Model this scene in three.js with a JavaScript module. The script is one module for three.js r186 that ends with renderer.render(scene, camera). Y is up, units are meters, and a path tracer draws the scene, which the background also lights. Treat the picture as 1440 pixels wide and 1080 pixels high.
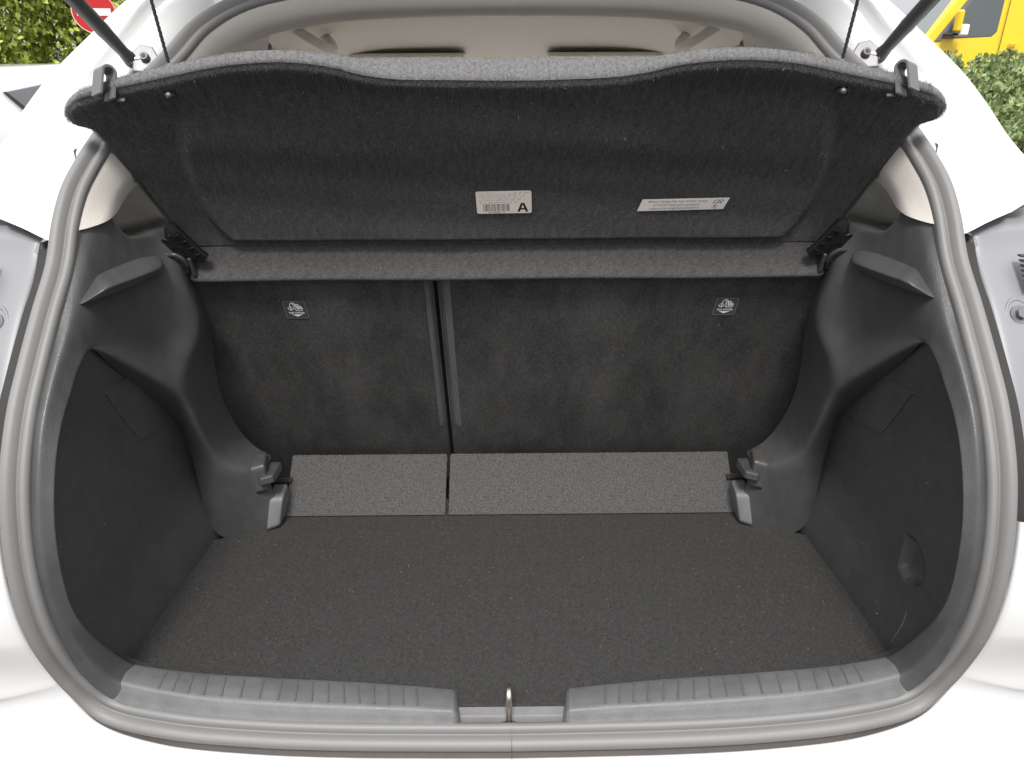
import * as THREE from 'three';
import { mergeGeometries, mergeVertices, toCreasedNormals } from 'three/addons/utils/BufferGeometryUtils.js';
import { RoundedBoxGeometry } from 'three/addons/geometries/RoundedBoxGeometry.js';

// ---------------------------------------------------------------- camera, sky, sun, exposure
const scene = new THREE.Scene();
const RAD = Math.PI / 180;
const camera = new THREE.PerspectiveCamera(54.88, 4 / 3, 0.05, 400);
camera.position.set(0, 0.75, 0);
camera.rotation.set(-25 * RAD, -0.27 * RAD, -0.35 * RAD, 'YXZ');
const renderer = new THREE.WebGLRenderer({ antialias: true });
renderer.toneMapping = THREE.LinearToneMapping;
renderer.toneMappingExposure = 2.6;
renderer.shadowMap.enabled = true;
{ // an even, bright overcast sky
  const w = 256, h = 128, data = new Float32Array(w * h * 4);
  for (let j = 0; j < h; j++) for (let i = 0; i < w; i++) {
    const el = ((j + 0.5) / h - 0.5) * Math.PI, az = (i / w) * Math.PI * 2;
    const up = Math.max(0, Math.sin(el));
    const cl = 0.05 * Math.sin(az * 3 + el * 5) * Math.sin(el * 7 + az * 2) + 0.04 * Math.sin(az * 7 - el * 11);
    const L = (0.25 + 0.66 * up) * (1 + cl); // overcast: brighter overhead
    const k = (j * w + i) * 4;
    data[k] = L * 0.985; data[k + 1] = L * 0.995; data[k + 2] = L * 1.02; data[k + 3] = 1;
  }
  const t = new THREE.DataTexture(data, w, h, THREE.RGBAFormat, THREE.FloatType);
  t.mapping = THREE.EquirectangularReflectionMapping; t.magFilter = THREE.LinearFilter; t.needsUpdate = true;
  scene.background = t; scene.environment = t; 
}
const sun = new THREE.DirectionalLight(new THREE.Color(1, 0.96, 0.92), 1.5);
sun.position.set(-0.3, 8.2, 4.4); sun.target.position.set(0, 0, -1);
sun.castShadow = true; sun.shadow.radius = 30; sun.shadow.mapSize.set(2048, 2048);
Object.assign(sun.shadow.camera, { left: -6, right: 6, top: 6, bottom: -6, near: 0.5, far: 40 });
scene.add(sun, sun.target);

// ---------------------------------------------------------------- helpers
let seed = 12345;
const rnd = () => { seed = (seed * 1664525 + 1013904223) >>> 0; return seed / 4294967296; };
const V = (a, b, c) => new THREE.Vector3(a, b, c);
const lerp = (a, b, t) => a + (b - a) * t;
const clamp = (x, a = 0, b = 1) => Math.min(b, Math.max(a, x));
const smooth = (a, b, x) => { const t = clamp((x - a) / (b - a)); return t * t * (3 - 2 * t); };
function table(rows, x) { // monotone x, linear with smooth steps
  if (x <= rows[0][0]) return rows[0][1];
  for (let i = 1; i < rows.length; i++) if (x <= rows[i][0]) {
    const a = rows[i - 1], b = rows[i], p = rows[i - 2] || a, n = rows[i + 1] || b, t = (x - a[0]) / (b[0] - a[0]), w = b[0] - a[0];
    const ma = i > 1 ? (b[1] - p[1]) / (b[0] - p[0]) : (b[1] - a[1]) / w, mb = i < rows.length - 1 ? (n[1] - a[1]) / (n[0] - a[0]) : (b[1] - a[1]) / w;
    const t2 = t * t, t3 = t2 * t;
    return (2 * t3 - 3 * t2 + 1) * a[1] + (t3 - 2 * t2 + t) * w * ma + (-2 * t3 + 3 * t2) * b[1] + (t3 - t2) * w * mb;
  }
  return rows[rows.length - 1][1];
}
const toV = a => a.map(p => p.isVector3 ? p.clone() : V(p[0], p[1], p[2]));
function resample(pts, n) { const c = new THREE.CatmullRomCurve3(toV(pts), false, 'centripetal'); c.arcLengthDivisions = 400; return c.getSpacedPoints(n - 1); }
function paramSample(pts, n) { const c = new THREE.CatmullRomCurve3(toV(pts), false, 'centripetal'); return c.getPoints(n - 1); }
function gridGeom(rows) { // rows[j][i] Vector3, uv in metres
  const m = rows.length, n = rows[0].length, pos = [], uv = [], idx = [];
  const ul = [0], vl = [0], mj = m >> 1, mi = n >> 1;
  for (let i = 1; i < n; i++) ul.push(ul[i - 1] + rows[mj][i].distanceTo(rows[mj][i - 1]));
  for (let j = 1; j < m; j++) vl.push(vl[j - 1] + rows[j][mi].distanceTo(rows[j - 1][mi]));
  for (let j = 0; j < m; j++) for (let i = 0; i < n; i++) { const p = rows[j][i]; pos.push(p.x, p.y, p.z); uv.push(ul[i], vl[j]); }
  for (let j = 0; j < m - 1; j++) for (let i = 0; i < n - 1; i++) { const a = j * n + i, b = a + 1, c = a + n, d = c + 1; idx.push(a, b, d, a, d, c); }
  const g = new THREE.BufferGeometry();
  g.setAttribute('position', new THREE.Float32BufferAttribute(pos, 3));
  g.setAttribute('uv', new THREE.Float32BufferAttribute(uv, 2));
  g.setIndex(idx); g.computeVertexNormals();
  return g;
}
function loft(curves, nu, nv, byParam = false) { // curves: list of point lists, smooth along and across
  const cs = curves.map(c => byParam ? paramSample(c, nu) : resample(c, nu));
  const rows = [];
  const cols = [];
  for (let i = 0; i < nu; i++) cols.push(paramSample(cs.map(c => c[i]), nv));
  for (let j = 0; j < nv; j++) rows.push(cols.map(c => c[j]));
  return gridGeom(rows);
}
function ruled(curves, nu) { // sharp across
  const cs = curves.map(c => resample(c, nu)); return gridGeom(cs);
}
function mirrorX(g) {
  const r = g.clone(); const p = r.attributes.position;
  for (let i = 0; i < p.count; i++) p.setX(i, -p.getX(i));
  if (r.index) { const a = r.index.array; for (let i = 0; i < a.length; i += 3) { const t = a[i]; a[i] = a[i + 1]; a[i + 1] = t; } }
  r.computeVertexNormals(); return r;
}
const flipM = pts => toV(pts).map(p => V(-p.x, p.y, p.z));
function sideUV(g, sx = 1) { const p = g.attributes.position, uv = []; for (let i = 0; i < p.count; i++) uv.push(p.getZ(i) - p.getX(i), p.getY(i)); g.setAttribute('uv', new THREE.Float32BufferAttribute(uv, 2)); return g; }
function flatUV(g) { const p = g.attributes.position, uv = []; for (let i = 0; i < p.count; i++) uv.push(p.getX(i), p.getY(i) - p.getZ(i)); g.setAttribute('uv', new THREE.Float32BufferAttribute(uv, 2)); return g; }
// Catmull-Clark with semi-sharp creases
function subdivide(verts, faces, creases, levels) {
  let P = verts.map(v => v.clone()), F = faces.map(f => f.slice());
  const key = (a, b) => a < b ? a + '_' + b : b + '_' + a;
  let S = new Map(creases.map(([a, b, s]) => [key(a, b), s]));
  for (let L = 0; L < levels; L++) {
    const E = new Map(), fp = [], vf = P.map(() => []), ve = P.map(() => []);
    F.forEach((f, fi) => {
      const c = V(0, 0, 0); f.forEach(v => c.add(P[v])); c.multiplyScalar(1 / f.length); fp.push(c);
      f.forEach((v, k) => { vf[v].push(fi); const w = f[(k + 1) % f.length], kk = key(v, w); if (!E.has(kk)) E.set(kk, { a: v, b: w, f: [] }); E.get(kk).f.push(fi); });
    });
    for (const [k, e] of E) { e.s = e.f.length < 2 ? 99 : (S.get(k) || 0); ve[e.a].push(e); ve[e.b].push(e); }
    const N = [], S2 = new Map();
    P.forEach((p, i) => {
      const sh = ve[i].filter(e => e.s > 0), n = vf[i].length;
      const q = V(0, 0, 0), r = V(0, 0, 0);
      vf[i].forEach(f => q.add(fp[f])); q.multiplyScalar(1 / n);
      ve[i].forEach(e => r.add(P[e.a]).add(P[e.b])); r.multiplyScalar(0.5 / ve[i].length);
      const sm = q.multiplyScalar(1 / n).addScaledVector(r, 2 / n).addScaledVector(p, (n - 3) / n);
      if (sh.length < 2) N.push(sm);
      else if (sh.length === 2) {
        const o = sh.map(e => P[e.a === i ? e.b : e.a]);
        const cr = p.clone().multiplyScalar(6).add(o[0]).add(o[1]).multiplyScalar(1 / 8), s = Math.min(1, (sh[0].s + sh[1].s) / 2);
        N.push(sm.lerp(cr, s));
      } else N.push(sm.lerp(p, Math.min(1, Math.min(...sh.map(e => e.s)))));
    });
    const fo = N.length; fp.forEach(c => N.push(c));
    const eo = new Map();
    for (const [k, e] of E) {
      const mid = P[e.a].clone().add(P[e.b]).multiplyScalar(0.5); let v = mid;
      if (e.f.length === 2) { const sm = P[e.a].clone().add(P[e.b]).add(fp[e.f[0]]).add(fp[e.f[1]]).multiplyScalar(0.25); v = sm.lerp(mid, Math.min(1, e.s)); }
      eo.set(k, N.length); const id = N.length; N.push(v);
      if (e.f.length === 2 && e.s > 1) { S2.set(key(e.a, id), e.s - 1); S2.set(key(e.b, id), e.s - 1); }
    }
    const NF = [];
    F.forEach((f, fi) => f.forEach((v, k) => { const nx = f[(k + 1) % f.length], pv = f[(k + f.length - 1) % f.length]; NF.push([v, eo.get(key(v, nx)), fo + fi, eo.get(key(pv, v))]); }));
    P = N; F = NF; S = S2;
  }
  const pos = [], idx = []; P.forEach(p => pos.push(p.x, p.y, p.z)); F.forEach(f => { idx.push(f[0], f[1], f[2], f[0], f[2], f[3]); });
  const g = new THREE.BufferGeometry(); g.setAttribute('position', new THREE.Float32BufferAttribute(pos, 3)); g.setIndex(idx); g.computeVertexNormals();
  return g;
}
function sweep(path, normals, profile, closedProfile = false) { // path points, normals; profile [o,n]; o = outward in the opening
  const rows = [];
  const n = path.length;
  for (let i = 0; i < n; i++) {
    const t = path[Math.min(n - 1, i + 1)].clone().sub(path[Math.max(0, i - 1)]).normalize();
    const nn = normals[i].clone().addScaledVector(t, -normals[i].dot(t)).normalize();
    const o = nn.clone().cross(t).normalize();
    rows.push(profile.map(([a, b]) => path[i].clone().addScaledVector(o, a).addScaledVector(nn, b)));
  }
  return gridGeom(rows);
}
function tube(pts, r, seg = 40, rad = 10) { return new THREE.TubeGeometry(new THREE.CatmullRomCurve3(toV(pts)), seg, r, rad, false); }
function rod(a, b, r0, r1 = r0, seg = 20) {
  const A = V(...a), B = V(...b), g = new THREE.CylinderGeometry(r1, r0, A.distanceTo(B), seg);
  g.applyQuaternion(new THREE.Quaternion().setFromUnitVectors(V(0, 1, 0), B.clone().sub(A).normalize())); g.translate(...A.add(B).multiplyScalar(0.5).toArray()); return g;
}
function box(x, y, z, sx, sy, sz, r = 0.003) { const g = new RoundedBoxGeometry(sx, sy, sz, 2, Math.min(r, sx / 2.1, sy / 2.1, sz / 2.1)); g.translate(x, y, z); return g; }
function extrudeXY(pts, depth, bevel = 0.002, seg = 2) {
  const s = new THREE.Shape(pts.map(p => new THREE.Vector2(p[0], p[1])));
  return new THREE.ExtrudeGeometry(s, { depth, bevelEnabled: bevel > 0, bevelSize: bevel, bevelThickness: bevel, bevelSegments: seg, curveSegments: 8 });
}
const merge = list => mergeGeometries(list.map(g => { const r = g.index ? g.toNonIndexed() : g.clone(); for (const k of Object.keys(r.attributes)) if (!['position', 'normal', 'uv'].includes(k)) r.deleteAttribute(k); if (!r.attributes.uv) r.setAttribute('uv', new THREE.Float32BufferAttribute(new Float32Array(r.attributes.position.count * 2), 2)); return r; }));
function mesh(name, g, m, parent, label) {
  const o = new THREE.Mesh(g, m); o.name = name; o.castShadow = o.receiveShadow = true; parent.add(o); if (label) o.userData.label = label; return o;
}
function thing(name, label, category, group) {
  const o = new THREE.Group(); o.name = name; o.userData = { label, category }; if (group) o.userData.group = group; scene.add(o); return o;
}
// ---------------------------------------------------------------- textures and materials
function noiseTex(n, fn, color = false) {
  const d = new Uint8Array(n * n * 4);
  for (let j = 0; j < n; j++) for (let i = 0; i < n; i++) { const v = fn(i, j), k = (j * n + i) * 4; for (let c = 0; c < 3; c++) d[k + c] = clamp(Array.isArray(v) ? v[c] : v) * 255; d[k + 3] = 255; }
  const t = new THREE.DataTexture(d, n, n); t.wrapS = t.wrapT = THREE.RepeatWrapping; t.magFilter = THREE.LinearFilter; t.minFilter = THREE.LinearMipmapLinearFilter; t.generateMipmaps = true;
  if (color) t.colorSpace = THREE.SRGBColorSpace; t.needsUpdate = true; return t;
}
function field(n, cells) { // tileable value noise
  const g = new Float32Array(cells * cells).map(() => rnd());
  return (i, j) => { const x = i / n * cells, y = j / n * cells, x0 = Math.floor(x), y0 = Math.floor(y), u = smooth(0, 1, x - x0), v = smooth(0, 1, y - y0), a = (p, q) => g[((q % cells + cells) % cells) * cells + ((p % cells + cells) % cells)];
    return lerp(lerp(a(x0, y0), a(x0 + 1, y0), u), lerp(a(x0, y0 + 1), a(x0 + 1, y0 + 1), u), v); };
}
const N = 512;
const f8 = field(N, 8), f24 = field(N, 24), f64 = field(N, 64), f128 = field(N, 128), f256 = field(N, 256), g128 = field(N, 128), g200 = field(N, 200), f5 = field(N, 5);
// felt: matted fibre, short streaks
const streak = (() => { const a = new Float32Array(N * N); for (let k = 0; k < 26000; k++) { let x = rnd() * N, y = rnd() * N, th = rnd() * 6.283, b = rnd() * 0.9 - 0.35; const L = 3 + rnd() * 9; for (let s = 0; s < L; s++) { const i = ((x | 0) + N) % N, j = ((y | 0) + N) % N; a[j * N + i] = b; x += Math.cos(th); y += Math.sin(th); th += (rnd() - 0.5) * 0.5; } } return (i, j) => a[j * N + i]; })();
const feltBump = noiseTex(N, (i, j) => 0.4 + 0.35 * (f128(i, j) - 0.5) + 0.3 * (f256(i, j) - 0.5) + 0.45 * streak(i, j));
const feltCol = noiseTex(N, (i, j) => { const v = 0.72 + 0.22 * (f128(i, j) - 0.5) + 0.16 * (f256(i, j) - 0.5) + 0.10 * (f24(i, j) - 0.5) + 0.34 * streak(i, j); return [v, v * 0.995, v * 0.99]; }, true);
// brushed nap: the felt lies lighter or darker in patches where it was stroked
const napCol = noiseTex(N, (i, j) => { const p = f5(i + 40 * f8(i, j), j) * .5 + f8(i, j) * .3 + f24(i + 30 * f8(j, i), j) * .35; const v = 0.66 + 0.34 * (p - 0.57) + 0.16 * (f256(i, j) - 0.5) + 0.12 * (g200(i, j) - 0.5); return [v, v * 0.995, v * 0.985]; }, true);
const loopBump = noiseTex(N, (i, j) => 0.5 + 0.7 * (g128(i, j) - 0.5) + 0.35 * (f256(i, j) - 0.5));
const loopCol = noiseTex(N, (i, j) => { const q = g128(i, j), v = 0.74 + 0.34 * (q - 0.5) + 0.2 * (f256(i, j) - 0.5) + (rnd() < 0.01 ? 0.2 : 0) - (q < 0.2 ? 0.16 : 0); return [v, v * 0.99, v * 0.98]; }, true);
const grainBump = noiseTex(N, (i, j) => 0.5 + 0.8 * (g200(i, j) - 0.5) + 0.4 * (f64(i, j) - 0.5));
const plasticCol = noiseTex(N, (i, j) => { const v = 0.86 + 0.05 * (f8(i, j) - 0.5) + 0.06 * (f24(i, j) - 0.5) + 0.03 * (f128(i, j) - 0.5); return [v, v, v]; }, true);
const plasticRough = noiseTex(N, (i, j) => { const v = 0.80 + 0.25 * (f8(i, j) - 0.5) + 0.2 * (f24(i, j) - 0.5) + 0.1 * (f64(i, j) - 0.5); return [v, v, v]; });
const rep = (t, r) => { const c = t.clone(); c.repeat.set(r, r); c.needsUpdate = true; return c; };
const lin = (r, g, b) => new THREE.Color().setRGB(r, g, b);
const std = o => new THREE.MeshStandardMaterial({ side: THREE.DoubleSide, ...o });
const phys = o => new THREE.MeshPhysicalMaterial({ side: THREE.DoubleSide, ...o });
const M = {};
M.carpet = std({ color: lin(0.064, 0.0635, 0.063), map: rep(feltCol, 10), bumpMap: rep(feltBump, 10), bumpScale: 0.0010, roughness: 1 });
M.felt = std({ color: lin(0.136, 0.132, 0.131), map: rep(feltCol, 9), bumpMap: rep(feltBump, 9), bumpScale: 0.0014, roughness: 1 });
M.seatFelt = std({ color: lin(0.126, 0.124, 0.122), map: rep(napCol, 2.4), bumpMap: rep(feltBump, 12), bumpScale: 0.0010, roughness: 1 });
M.flap = std({ color: lin(0.125, 0.125, 0.126), map: rep(loopCol, 9), bumpMap: rep(loopBump, 9), bumpScale: 0.0004, roughness: 0.95 });
M.trim = std({ color: lin(0.094, 0.094, 0.0935), map: rep(plasticCol, 3), bumpMap: rep(grainBump, 8), bumpScale: 0.0002, roughness: 0.46, roughnessMap: rep(plasticRough, 3) });
M.pocket = std({ color: lin(0.088, 0.087, 0.086), map: rep(plasticCol, 4), bumpMap: rep(grainBump, 9), bumpScale: 0.00014, roughness: 0.50, roughnessMap: rep(plasticRough, 3) });
M.sill = std({ color: lin(0.185, 0.186, 0.188), map: rep(plasticCol, 3), bumpMap: rep(grainBump, 8), bumpScale: 0.0002, roughness: 0.6, roughnessMap: rep(plasticRough, 3) });
M.greyPlastic = std({ color: lin(0.22, 0.22, 0.222), map: rep(plasticCol, 3), roughness: 0.55 });
M.gloss = std({ color: lin(0.012, 0.012, 0.012), roughness: 0.22 });
M.blackPlastic = std({ color: lin(0.03, 0.03, 0.03), roughness: 0.5 });
M.seal = std({ color: lin(0.185, 0.182, 0.179), roughness: 0.55, bumpMap: rep(grainBump, 12), bumpScale: 0.00008 });
M.flange = std({ color: lin(0.055, 0.046, 0.041), map: rep(plasticCol, 6), roughness: 0.6 });
M.paint = phys({ color: lin(0.74, 0.74, 0.735), roughness: 0.35, clearcoat: 1, clearcoatRoughness: 0.06 });
M.beige = std({ color: lin(0.62, 0.585, 0.54), roughness: 0.8, bumpMap: rep(grainBump, 8), bumpScale: 0.0002 });
M.headliner = std({ color: lin(0.76, 0.72, 0.66), bumpMap: rep(feltBump, 5), bumpScale: 0.0006, roughness: 1 });
M.rim = std({ color: lin(0.31, 0.31, 0.318), map: rep(feltCol, 13), bumpMap: rep(feltBump, 13), bumpScale: 0.0006, roughness: 1 });  // shelf edge felt, its grey raised to carry the sky light falling there
M.cabin = std({ color: lin(0.72, 0.69, 0.65), roughness: 0.9 });
M.lamp = std({ color: lin(0.205, 0.21, 0.222), roughness: 0.42 });
M.steel = std({ color: lin(0.62, 0.58, 0.52), metalness: 1, roughness: 0.33 });
M.zinc = std({ color: lin(0.17, 0.17, 0.178), metalness: 0.5, roughness: 0.4 });
M.strut = std({ color: lin(0.07, 0.068, 0.068), roughness: 0.38 });
M.cord = std({ color: lin(0.06, 0.06, 0.065), roughness: 0.9 });
M.glass = phys({ color: lin(0.95, 0.97, 0.96), roughness: 0.02, transmission: 1, thickness: 0, ior: 1.5 });
M.darkGlass = phys({ color: lin(0.03, 0.035, 0.04), roughness: 0.04, clearcoat: 1 });
M.yellow = phys({ color: lin(0.80, 0.55, 0.012), roughness: 0.4, clearcoat: 0.6, clearcoatRoughness: 0.1 });
M.tyre = std({ color: lin(0.02, 0.02, 0.02), roughness: 0.9 });
M.red = std({ color: lin(0.55, 0.02, 0.02), roughness: 0.4 });
M.white = std({ color: lin(0.8, 0.8, 0.8), roughness: 0.5 });
M.asphalt = std({ color: lin(0.07, 0.07, 0.07), map: rep(feltCol, 0.7), bumpMap: rep(feltBump, 1), bumpScale: 0.004, roughness: 0.95 });
M.bark = std({ color: lin(0.09, 0.065, 0.045), roughness: 0.95 });
M.soil = std({ color: lin(0.16, 0.11, 0.07), map: rep(feltCol, 1), roughness: 1 });
M.vanGlass = phys({ color: lin(0.10, 0.12, 0.12), roughness: 0.05, clearcoat: 1 });
M.gapDark = std({ color: lin(0.02, 0.019, 0.018), roughness: 0.7 });
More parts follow.
